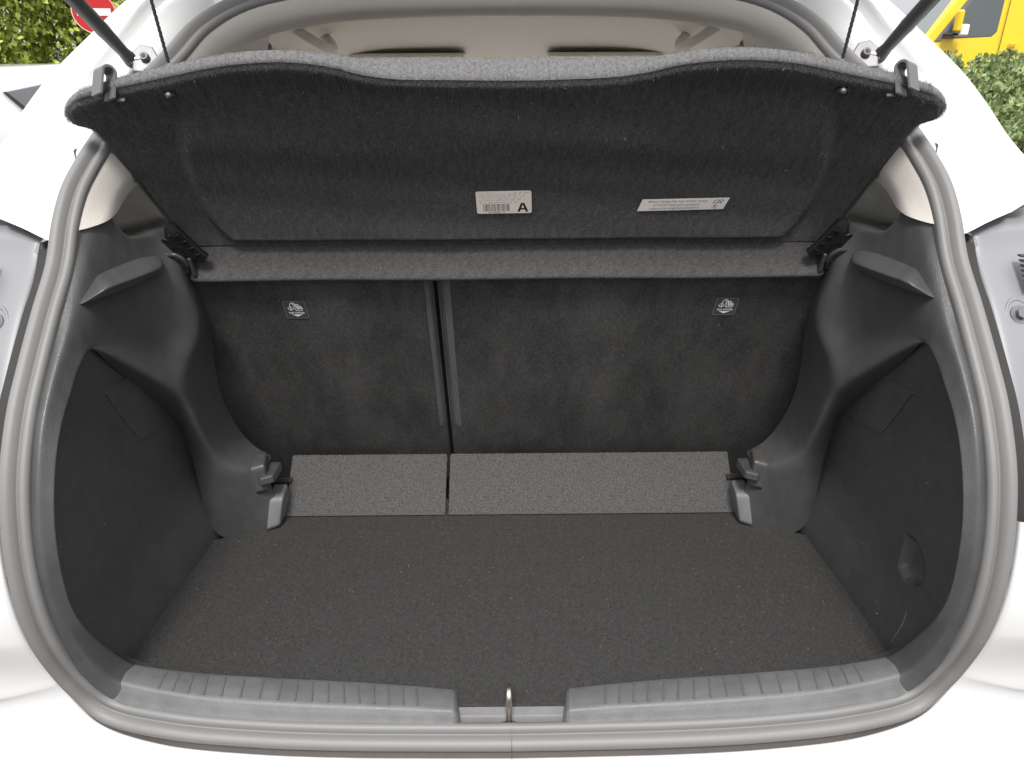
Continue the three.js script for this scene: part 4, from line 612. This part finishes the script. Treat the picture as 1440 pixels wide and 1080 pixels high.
  // folded front strip under the hinge line
  { const pr = spl2([[1.058, .492], [1.052, .482], [1.047, .470], [1.041, .456], [1.034, .444], [1.031, .4385], [1.034, .4345], [1.043, .4345], [1.06, .440], [1.09, .452]], 44);
    const rows = pr.map(([d, h]) => { const r = []; for (let i = 0; i <= 90; i++) { const u = i / 45 - 1; const W = .4665 - .006 * smooth(.45, .434, h); r.push(V(u * W, h + .0012 * Math.sin(u * 8) * .5, -d - (Math.abs(u) > .985 ? (Math.abs(u) - .985) * .6 : 0))); } return r; });
    const st = mesh('front_strip', plane(gridGeom(rows)), M.felt, shelf);
    fuzz('nap', 22000, () => { const k = Math.floor(rnd() * 36), u = rnd(), a = rows[k], b = rows[k + 1]; const i = Math.floor(u * 90); return { p: a[i].clone().lerp(b[Math.min(90, i + 1)], rnd()), n: V(0, .5, 1).normalize(), lay: 1.2 }; }, st, greyTone(.05, .16, .004, .45), [.0008, .002], .00028); }
  // stickers
  const l1 = canvasTex(640, 280, (x, w, h) => {
    x.fillStyle = '#e6dcd2'; x.fillRect(0, 0, w, h); x.fillStyle = '#3a3634';
    const words = (yy, n, hh, x0, x1) => { let q = x0; while (q < x1) { const L = 14 + rnd() * 46; x.globalAlpha = .35 + .3 * rnd(); for (let k = q; k < Math.min(q + L, x1); k += 7) x.fillRect(k, yy + (rnd() * 3 | 0), 4.5, hh - (rnd() * 4 | 0)); q += L + 10 + rnd() * 26; } x.globalAlpha = 1; };
    words(14, 9, 9, 40, 190); words(14, 9, 11, 440, 610); words(40, 9, 9, 34, 590); words(62, 9, 8, 34, 560); words(84, 9, 8, 60, 600); words(108, 9, 8, 30, 220); words(104, 9, 12, 240, 560);
    x.globalAlpha = .9; words(134, 9, 12, 40, 480);
    x.globalAlpha = 1; let q = 78; while (q < 385) { const b = 3 + (rnd() * 3 | 0) * 3; x.fillRect(q, 158, b, 92); q += b + 4 + (rnd() * 3 | 0) * 3; }
    x.font = 'bold 26px monospace'; x.textAlign = 'center'; x.fillText('2512268027 ST', 232, 274);
    x.fillStyle = '#1c1a1a'; x.font = 'bold 156px sans-serif'; x.save(); x.translate(536, 262); x.scale(1.28, 1); x.fillText('A', 0, 0); x.restore();
  });
  const l2 = canvasTex(1024, 200, (x, w, h) => {
    x.fillStyle = '#e9e3de'; x.fillRect(0, 0, w, h); x.fillStyle = '#2a2725'; x.font = 'italic 52px sans-serif'; x.textAlign = 'center';
    x.fillText('When fixing the top tether strap', 430, 62, 700); x.fillText('of child restraint system,', 430, 120, 560); x.fillText('return to original position.', 430, 178, 600);
    x.strokeStyle = '#2a2725'; x.lineWidth = 8; x.beginPath(); x.moveTo(860, 88); x.lineTo(872, 38); x.quadraticCurveTo(900, 26, 918, 42); x.quadraticCurveTo(940, 26, 968, 38); x.lineTo(956, 88); x.quadraticCurveTo(930, 76, 908, 90); x.quadraticCurveTo(890, 76, 860, 88); x.stroke(); x.beginPath(); x.moveTo(918, 42); x.lineTo(908, 90); x.stroke(); x.fillRect(935, 50, 10, 26);
    x.lineWidth = 7; x.beginPath(); x.moveTo(880, 178); x.lineTo(888, 120); x.lineTo(905, 112); x.lineTo(900, 150); x.lineTo(925, 178); x.stroke(); x.beginPath(); x.moveTo(930, 130); x.lineTo(912, 150); x.moveTo(900, 180); x.lineTo(930, 184); x.stroke();
  });
  const sticker = (name, tex, cx, cs, w, h, r, rot, skew, label) => { const g = roundedPatch((x, y, z) => { const X = cx + x + skew * y, s = cs + y + rot * x; return SP(X, s, -pil(X, s) - .0016 - z * .6); }, w, h, r); mesh(name, g, std({ map: tex, roughness: .55 }), board, label); };
  sticker('barcode_label', l1, -.0046, .0800, .0745, .0385, .003, .008, -.03, 'cream barcode sticker with a large black letter A');
  sticker('notice_label', l2, .2380, .0742, .1170, .0205, .0004, .026, .24, 'white slanted notice sticker with italic print');
  both(s => {
    const m = g => mir(g, s);
    // cord, its plug under the shelf
    const top = SP(-.384, .272, .030), E2 = V(-.345, 1.20, -.715);
    const dirc = E2.clone().sub(top);
    const strands = [0, 1, 2].map(k => { const pts = []; for (let i = 0; i <= 200; i++) { const t = i / 200, a = t * 190 + k * 2.094; pts.push(top.clone().addScaledVector(dirc, t).add(V(Math.cos(a) * .0011, 0, Math.sin(a) * .0011))); } return new THREE.TubeGeometry(new THREE.CatmullRomCurve3(pts), 520, .0010, 5); });
    mesh('lift_cord', m(merge(strands)), M.cord, shelf, 'thin twisted cord holding the shelf to the tailgate');
    const hp = SP(-.384, .2618, -.001), hole = extrudeXY([[-.006, -.006], [.006, -.004], [.007, .006], [-.007, .005]], .0006, .0004, 1); hole.rotateX(-.9 + Math.PI); hole.translate(hp.x, hp.y, hp.z);
    const pg = new THREE.SphereGeometry(.0036, 14, 10); pg.translate(hp.x, hp.y - .0035, hp.z + .003);
    const hm = mesh('cord_plug', m(hole), M.gloss, board); mesh('cord_knot', m(pg), M.zinc, hm);
    // bent strap clip standing on the rear edge
    const U = []; const ins = []; for (let i = 0; i <= 20; i++) { const t = i / 20; const ang = Math.PI * t; ins.push([-.0085 * Math.cos(ang), .026 + .0085 * Math.sin(ang) * .9]); }
    const outer = [[-.0115, -.012], ...ins.map(([a, b]) => [a * 1.35, .026 + (b - .026) * 1.4]), [.0115, -.012]], inner = [[.0085, -.012], ...ins.slice().reverse(), [-.0085, -.012]];
    const ug = extrudeXY(outer.concat(inner), .026, .0006, 2); ug.translate(0, 0, -.013); ug.rotateY(Math.PI / 2); // profile in z-y, width along x
    ug.scale(.72, .72, .72); ug.rotateX(-.45); ug.rotateZ(.25); ug.rotateY(-.55); ug.translate(-.457, .7005, -.906);
    const cl = mesh('edge_clip', m(ug), M.clip, shelf);
    const tp = SP(-.444, .2500, .001); const tab = box(0, 0, 0, .009, .0026, .012, .001); tab.rotateX(.75); tab.translate(tp.x, tp.y, tp.z); mesh('clip_tab', m(tab), M.clip, cl);
    // hinge bracket, glossy black with ribs and a hook
    const bn = SN(.02, -1), base = SP(-.459, .012, -.022);
    const fr = new THREE.Matrix4().makeBasis(V(1.12, 0, 0), ST(.02).multiplyScalar(1.15), bn.clone()); fr.setPosition(base);
    const putG = g => m(g.applyMatrix4(fr));
    const br = mesh('hinge_bracket', putG(extrudeXY([[-.024, -.010], [-.022, .006], [-.012, .012], [-.009, .026], [-.003, .033], [.003, .030], [.022, -.002], [.030, -.012], [.024, -.020], [.014, -.014], [-.010, -.016]], .006, .0015, 2)), M.gloss, shelf, 'glossy black plastic hinge bracket of the shelf');
    [[.0015, .019], [.0075, .010], [.0135, .001], [.0190, -.008]].forEach(([x, y]) => mesh('bracket_rib', putG(new THREE.CapsuleGeometry(.0013, .0045, 4, 8).rotateZ(Math.PI / 2 + .3).translate(x + .002, y, .0088)), M.gloss, br));
    mesh('bracket_rib', putG(new THREE.CapsuleGeometry(.0011, .002, 4, 8).rotateZ(1).translate(-.0055, .0185, .0082)), M.gloss, br);
    mesh('bracket_rib', putG(new THREE.TorusGeometry(.0045, .0011, 6, 16, 1.8).rotateZ(.6).translate(-.014, .0085, .0078)), M.gloss, br);
    mesh('bracket_rib', putG(new THREE.TorusGeometry(.0075, .0012, 6, 16, 1.5).rotateZ(2.4).translate(-.0185, .004, .0070)), M.gloss, br);
    const hook = merge([tube([[-.022, -.005, .012], [-.012, -.004, .016], [-.003, -.0045, .016], [.0035, -.011, .015], [.005, -.022, .012]], .0030, 30, 8), box(-.0065, -.0185, .007, .016, .014, .010, .002), box(-.006, -.030, .004, .018, .013, .008, .002), box(.0085, -.026, .006, .0052, .026, .010, .0018)]);
    mesh('hinge_hook', putG(hook), M.hook, br);
  });
}

// stray lint and hairs caught on the side trims
car.children.filter(o => o.name === 'side_trim').forEach((trim, k) => {
  const s = k === 0 ? 1 : -1; // mirrored side
  fuzz('trim_lint', 70, () => { const h = lerp(.02, .36, rnd()), d = lerp(table(lipTab, h) + .02, 1.0, rnd()); return { p: V(s * (pocketX(d, h) + .0006), h, -d), n: V(s, 0, 0), lay: 3 }; }, trim, greyTone(.25, .6), [.001, .0032], .00035);
});
{ const trim = car.children.filter(o => o.name === 'side_trim')[1];
  const pts = [[.745, .018], [.742, .035], [.738, .055], [.738, .075]];
  mesh('stray_hair', new THREE.TubeGeometry(new THREE.CatmullRomCurve3(toV(pts.map(([d, h]) => [-pocketX(d, h) - .0008, h, -d]))), 24, .0001, 4), M.cabin, trim); }
// ---------------------------------------------------------------- outside: neighbours, trees, sign
const leafGeom = (() => { const g = new THREE.BufferGeometry(); g.setAttribute('position', new THREE.Float32BufferAttribute([0, 0, 0, .42, .5, .10, 0, 1, 0, -.42, .5, .10], 3)); g.setIndex([0, 1, 2, 0, 2, 3]); g.computeVertexNormals(); return g; })();
M.leaf = phys({ color: lin(1, 1, 1), roughness: .7, transmission: .2, thickness: 0 });
function crown(name, parent, blobs, count, size, tones) {
  const im = new THREE.InstancedMesh(leafGeom, M.leaf, count); im.name = name;
  const m4 = new THREE.Matrix4(), q = new THREE.Quaternion(), e = new THREE.Euler(), c = new THREE.Color(); const tot = blobs.reduce((a, b) => a + b[3] ** 2, 0);
  for (let i = 0; i < count; i++) {
    let r = rnd() * tot, b = blobs[0]; for (const k of blobs) { r -= k[3] ** 2; if (r <= 0) { b = k; break; } }
    const u = rnd() * 2 - 1, a = rnd() * 6.283, rr = b[3] * (0.55 + 0.5 * Math.cbrt(rnd())), w = Math.sqrt(1 - u * u);
    e.set(rnd() * 6.3, rnd() * 6.3, rnd() * 6.3); q.setFromEuler(e); const s = size * (.6 + .8 * rnd());
    m4.compose(V(b[0] + rr * w * Math.cos(a), b[1] + rr * u * .9, b[2] + rr * w * Math.sin(a)), q, V(s, s, s)); im.setMatrixAt(i, m4);
    const t = tones[Math.floor(rnd() * tones.length)], k = .75 + .5 * rnd(); c.setRGB(t[0] * k, t[1] * k, t[2] * k); im.setColorAt(i, c);
  }
  im.castShadow = im.receiveShadow = true; parent.add(im); return im;
}
const GY = -.68;
const lime = [[.44, .50, .09], [.36, .45, .08], [.50, .54, .12], [.29, .36, .06]], dusky = [[.22, .29, .11], [.27, .34, .14], [.18, .24, .09]];
function tree(label, x, z, H, R, tones, n, nb, leaf) {
  const t = thing(nm('leafy_tree'), label, 'tree', 'trees behind the parked car'); t.position.set(x, GY, z);
  const tr = [tube([[0, 0, 0], [.05, H * .3, .04], [-.04, H * .6, 0], [.02, H * .85, .05]], .12, 20, 9)];
  for (let k = 0; k < 6; k++) { const a = k * 1.05 + rnd(); tr.push(rod([0, H * (.35 + .07 * k), 0], [Math.cos(a) * R * .6, H * (.5 + .07 * k), Math.sin(a) * R * .6], .05, .02, 7)); }
  mesh('trunk', merge(tr), M.bark, t);
  const blobs = []; for (let k = 0; k < nb; k++) { const a = rnd() * 6.283, rr = R * Math.sqrt(rnd()) * .8, y = H * (.10 + .85 * rnd()); blobs.push([Math.cos(a) * rr, y, Math.sin(a) * rr, R * (.22 + .2 * rnd())]); }
  crown('crown', t, blobs, n, leaf, tones);
}
const names = {}; const nm = k => { names[k] = (names[k] || 0) + 1; return names[k] === 1 ? k : k + '_' + String(names[k] - 1).padStart(3, '0'); };
[[-7.9, -15.2, 4.6, 1.9], [-9.9, -14.4, 4.8, 2.0], [-6.0, -16.2, 4.8, 1.9], [-11.6, -15.8, 5.4, 2.2], [-4.6, -13.6, 4.4, 1.8], [-2.4, -16.5, 4.6, 2.0]].forEach(([x, z, H, R], i) => tree(['yellow-green leafy tree right behind the no-entry sign', 'yellow-green leafy tree behind the white parked car roof', 'yellow-green leafy tree past the no-entry sign', 'tall yellow-green tree beyond the white parked car', 'yellow-green tree seen through the cabin side window', 'yellow-green tree far beyond the cabin'][i], x, z, H, R, lime, 15000, 44, .10));
{ // no-entry sign
  const t = thing('no_entry_sign', 'round red no-entry sign with a white bar on a grey pole', 'sign'); 
  const c = V(-6.127, 1.149, -12.352); t.position.set(c.x, GY, c.z); t.rotation.y = .45; const y = c.y - GY;
  const d = new THREE.CylinderGeometry(.3, .3, .012, 56); d.rotateX(Math.PI / 2); d.translate(0, y, 0);
  const disc = mesh('disc', d, M.red, t); mesh('bar', box(0, y, .008, .46, .10, .006, .002), M.white, disc);
  const ringG = new THREE.TorusGeometry(.292, .006, 8, 60); ringG.translate(0, y, .005); mesh('rim', ringG, M.white, disc);
  mesh('pole', rod([0, 0, -.035], [0, y + .3, -.035], .03, .03, 16), M.zinc, t);
}
// shared car maker: side profile rows across the width
function sideProfileCar(t, prof, halfW, paint, tumble) {
  // prof: [z, y] closed outline; extruded with tumblehome above beltline
  const s = new THREE.Shape(prof.map(p => new THREE.Vector2(p[0], p[1])));
  const g = new THREE.ExtrudeGeometry(s, { depth: halfW * 2 - .16, bevelEnabled: true, bevelSize: .07, bevelThickness: .08, bevelSegments: 4, steps: 6 }); g.translate(0, 0, -(halfW - .08));
  const p = g.attributes.position; for (let i = 0; i < p.count; i++) { const y = p.getY(i), k = 1 - tumble * smooth(.85, 1.5, y); p.setZ(i, p.getZ(i) * k); }
  g.computeVertexNormals(); return mesh('body', toCreasedNormals(g, .6), paint, t);
}
function wheel(t, x, z, r) { const w = mesh('wheel', new THREE.TorusGeometry(r * .76, r * .24, 14, 36).translate(x, r, z), M.tyre, t); const h = new THREE.CylinderGeometry(r * .6, r * .55, .12, 24); h.rotateX(Math.PI / 2); h.translate(x, r, z); mesh('rim', h, M.zinc, w); }
{ // white car parked alongside; local +x runs to its rear
  const t = thing('parked_car', 'white parked car beside the trees with a dark quarter window', 'car'); t.position.set(-3.25, GY, -5.05); t.rotation.y = -Math.PI / 2 ;
  const prof = [[-2.0, .32], [-2.1, .55], [-1.95, .74], [-1.0, .88], [-.35, 1.18], [.3, 1.245], [1.0, 1.235], [1.5, 1.12], [1.9, .90], [2.02, .66], [1.98, .32]];
  const body = sideProfileCar(t, prof, .86, M.paint, .22);
  for (const s of [-1, 1]) {
    const win = (pts, name) => { const sh = new THREE.Shape(pts.map(p => new THREE.Vector2(...p))); const g = new THREE.ExtrudeGeometry(sh, { depth: .012, bevelEnabled: true, bevelSize: .004, bevelThickness: .003, bevelSegments: 1 }); const p = g.attributes.position; for (let i = 0; i < p.count; i++) { const y = p.getY(i), z = p.getZ(i); p.setZ(i, s * (.866 * (1 - .22 * smooth(.85, 1.5, y)) + z - .004)); } g.computeVertexNormals(); return mesh(name, g, M.darkGlass, body); };
    win([[-.95, .90], [-.32, 1.16], [.12, 1.22], [.12, .89]], 'side_window'); win([[.20, .89], [.20, 1.225], [.66, 1.225], [.62, .90]], 'side_window'); win([[.70, .92], [.73, 1.222], [1.09, 1.205], [.96, 1.06]], 'quarter_window');
    for (const x of [-1.3, 1.3]) wheel(t, x, s * .74, .31);
    mesh('door_mirror', box(-.82, .93, s * .93, .1, .12, .18, .04), M.paint, t);
    mesh('tail_lamp', box(2.06, .85, s * .66, .08, .16, .28, .03), M.red, t);
  }
  mesh('roof_aerial', box(.95, 1.33, 0, .16, .04, .03, .012), M.paint, t);
}
{ // yellow delivery van, nose to the left
  const t = thing('delivery_van', 'yellow delivery van standing behind the green hedge', 'van'); t.position.set(11.1, GY, -18.0); t.rotation.y = -.10;
  const prof = [[-2.75, .35], [-2.85, .75], [-2.75, 1.12], [-2.05, 1.42], [-1.45, 2.35], [-1.0, 2.55], [2.9, 2.6], [2.95, .35]];
  const body = sideProfileCar(t, prof, 1.0, M.yellow, .06);
  const win = (pts, zz, name, mat = M.darkGlass, d = .014) => { const sh = new THREE.Shape(pts.map(p => new THREE.Vector2(...p))); const g = new THREE.ExtrudeGeometry(sh, { depth: d, bevelEnabled: true, bevelSize: .02, bevelThickness: .004, bevelSegments: 1 }); const p = g.attributes.position; for (let i = 0; i < p.count; i++) p.setZ(i, (zz + p.getZ(i)) * (1 - .06 * smooth(.85, 1.5, p.getY(i)))); g.computeVertexNormals(); return mesh(name, g, mat, body); };
  win([[-1.86, 1.40], [-1.30, 2.22], [-.72, 2.22], [-.72, 1.52], [-.80, 1.44]], 1.0, 'door_window', M.vanGlass);
  win([[-1.90, 1.36], [-1.82, 1.36], [-1.28, 2.20], [-1.36, 2.20]], 1.006, 'window_pillar', M.greyPlastic);
  const ws = ruled([[V(-2.06, 1.47, -.8), V(-2.16, 1.47, 0), V(-2.06, 1.47, .86)], [V(-1.47, 2.36, -.72), V(-1.56, 2.36, 0), V(-1.47, 2.36, .78)]], 16); ws.translate(-.03, .03, 0); mesh('windscreen', ws, M.vanGlass, body);
  mesh('door_seam', box(-.60, 1.3, .998, .012, 1.75, .012, .002), M.blackPlastic, body); mesh('door_seam', box(.55, 1.3, .995, .012, 1.9, .012, .002), M.blackPlastic, body);
  mesh('slide_rail', box(1.2, 1.42, .992, 2.2, .02, .012, .003), M.blackPlastic, body);
  mesh('door_handle', box(-.35, 1.28, 1.01, .16, .04, .03, .01), M.yellow, body);
  const mr = mesh('door_mirror', merge([box(-1.62, 1.72, 1.20, .12, .42, .20, .05)]), M.yellow, t); mesh('mirror_cap', box(-1.50, 1.55, 1.24, .16, .22, .16, .04), M.white, mr); mesh('mirror_arm', box(-1.66, 1.47, 1.08, .26, .05, .2, .02), M.blackPlastic, mr);
  for (const s of [-1, 1]) for (const x of [-1.9, 1.7]) wheel(t, x, s * .86, .34);
  for (const s of [-1, 1]) mesh('headlight', box(-2.72, .98, s * .7, .12, .2, .3, .04), M.glass, t);
}
// clipped shrubs of the hedge
{ const k = [[5.5, -9.1, .72], [6.4, -9.3, .78], [5.0, -8.1, .66], [5.85, -8.0, .70], [6.7, -8.1, .74], [7.4, -9.4, .8], [4.5, -7.0, .58], [5.3, -6.9, .62], [6.1, -6.9, .66], [6.2, -10.6, .84], [7.2, -10.7, .86]];
  k.forEach(([x, z, r], i) => { const t = thing(nm('hedge_shrub'), 'rounded green clipped shrub in front of the yellow van', 'shrub', 'hedge shrubs in front of the yellow van'); t.position.set(x, GY, z);
    mesh('stem', merge([rod([0, 0, 0], [.03, r * .9, 0], .04, .02, 7), rod([0, .1, 0], [.2, r * .8, .1], .025, .012, 6), rod([0, .1, 0], [-.2, r * .8, -.1], .025, .012, 6)]), M.bark, t);
    const bl = []; for (let q = 0; q < 16; q++) { const a = rnd() * 6.283, rr = r * .62 * Math.sqrt(rnd()); bl.push([Math.cos(a) * rr, r * (.5 + .75 * rnd()), Math.sin(a) * rr, r * (.22 + .14 * rnd())]); }
    crown('foliage', t, bl, 6500, .065, dusky); }); }
{ const g = new THREE.PlaneGeometry(14, 9, 40, 30); g.rotateX(-Math.PI / 2); const p = g.attributes.position; for (let i = 0; i < p.count; i++) p.setY(i, .02 + .05 * rnd()); g.translate(10.6, GY, -9.5); g.computeVertexNormals(); const o = mesh('planting_bed', g, M.soil, scene); o.userData = { kind: 'structure', label: 'brown earth bed under the hedge shrubs', category: 'soil' }; }
renderer.render(scene, camera);
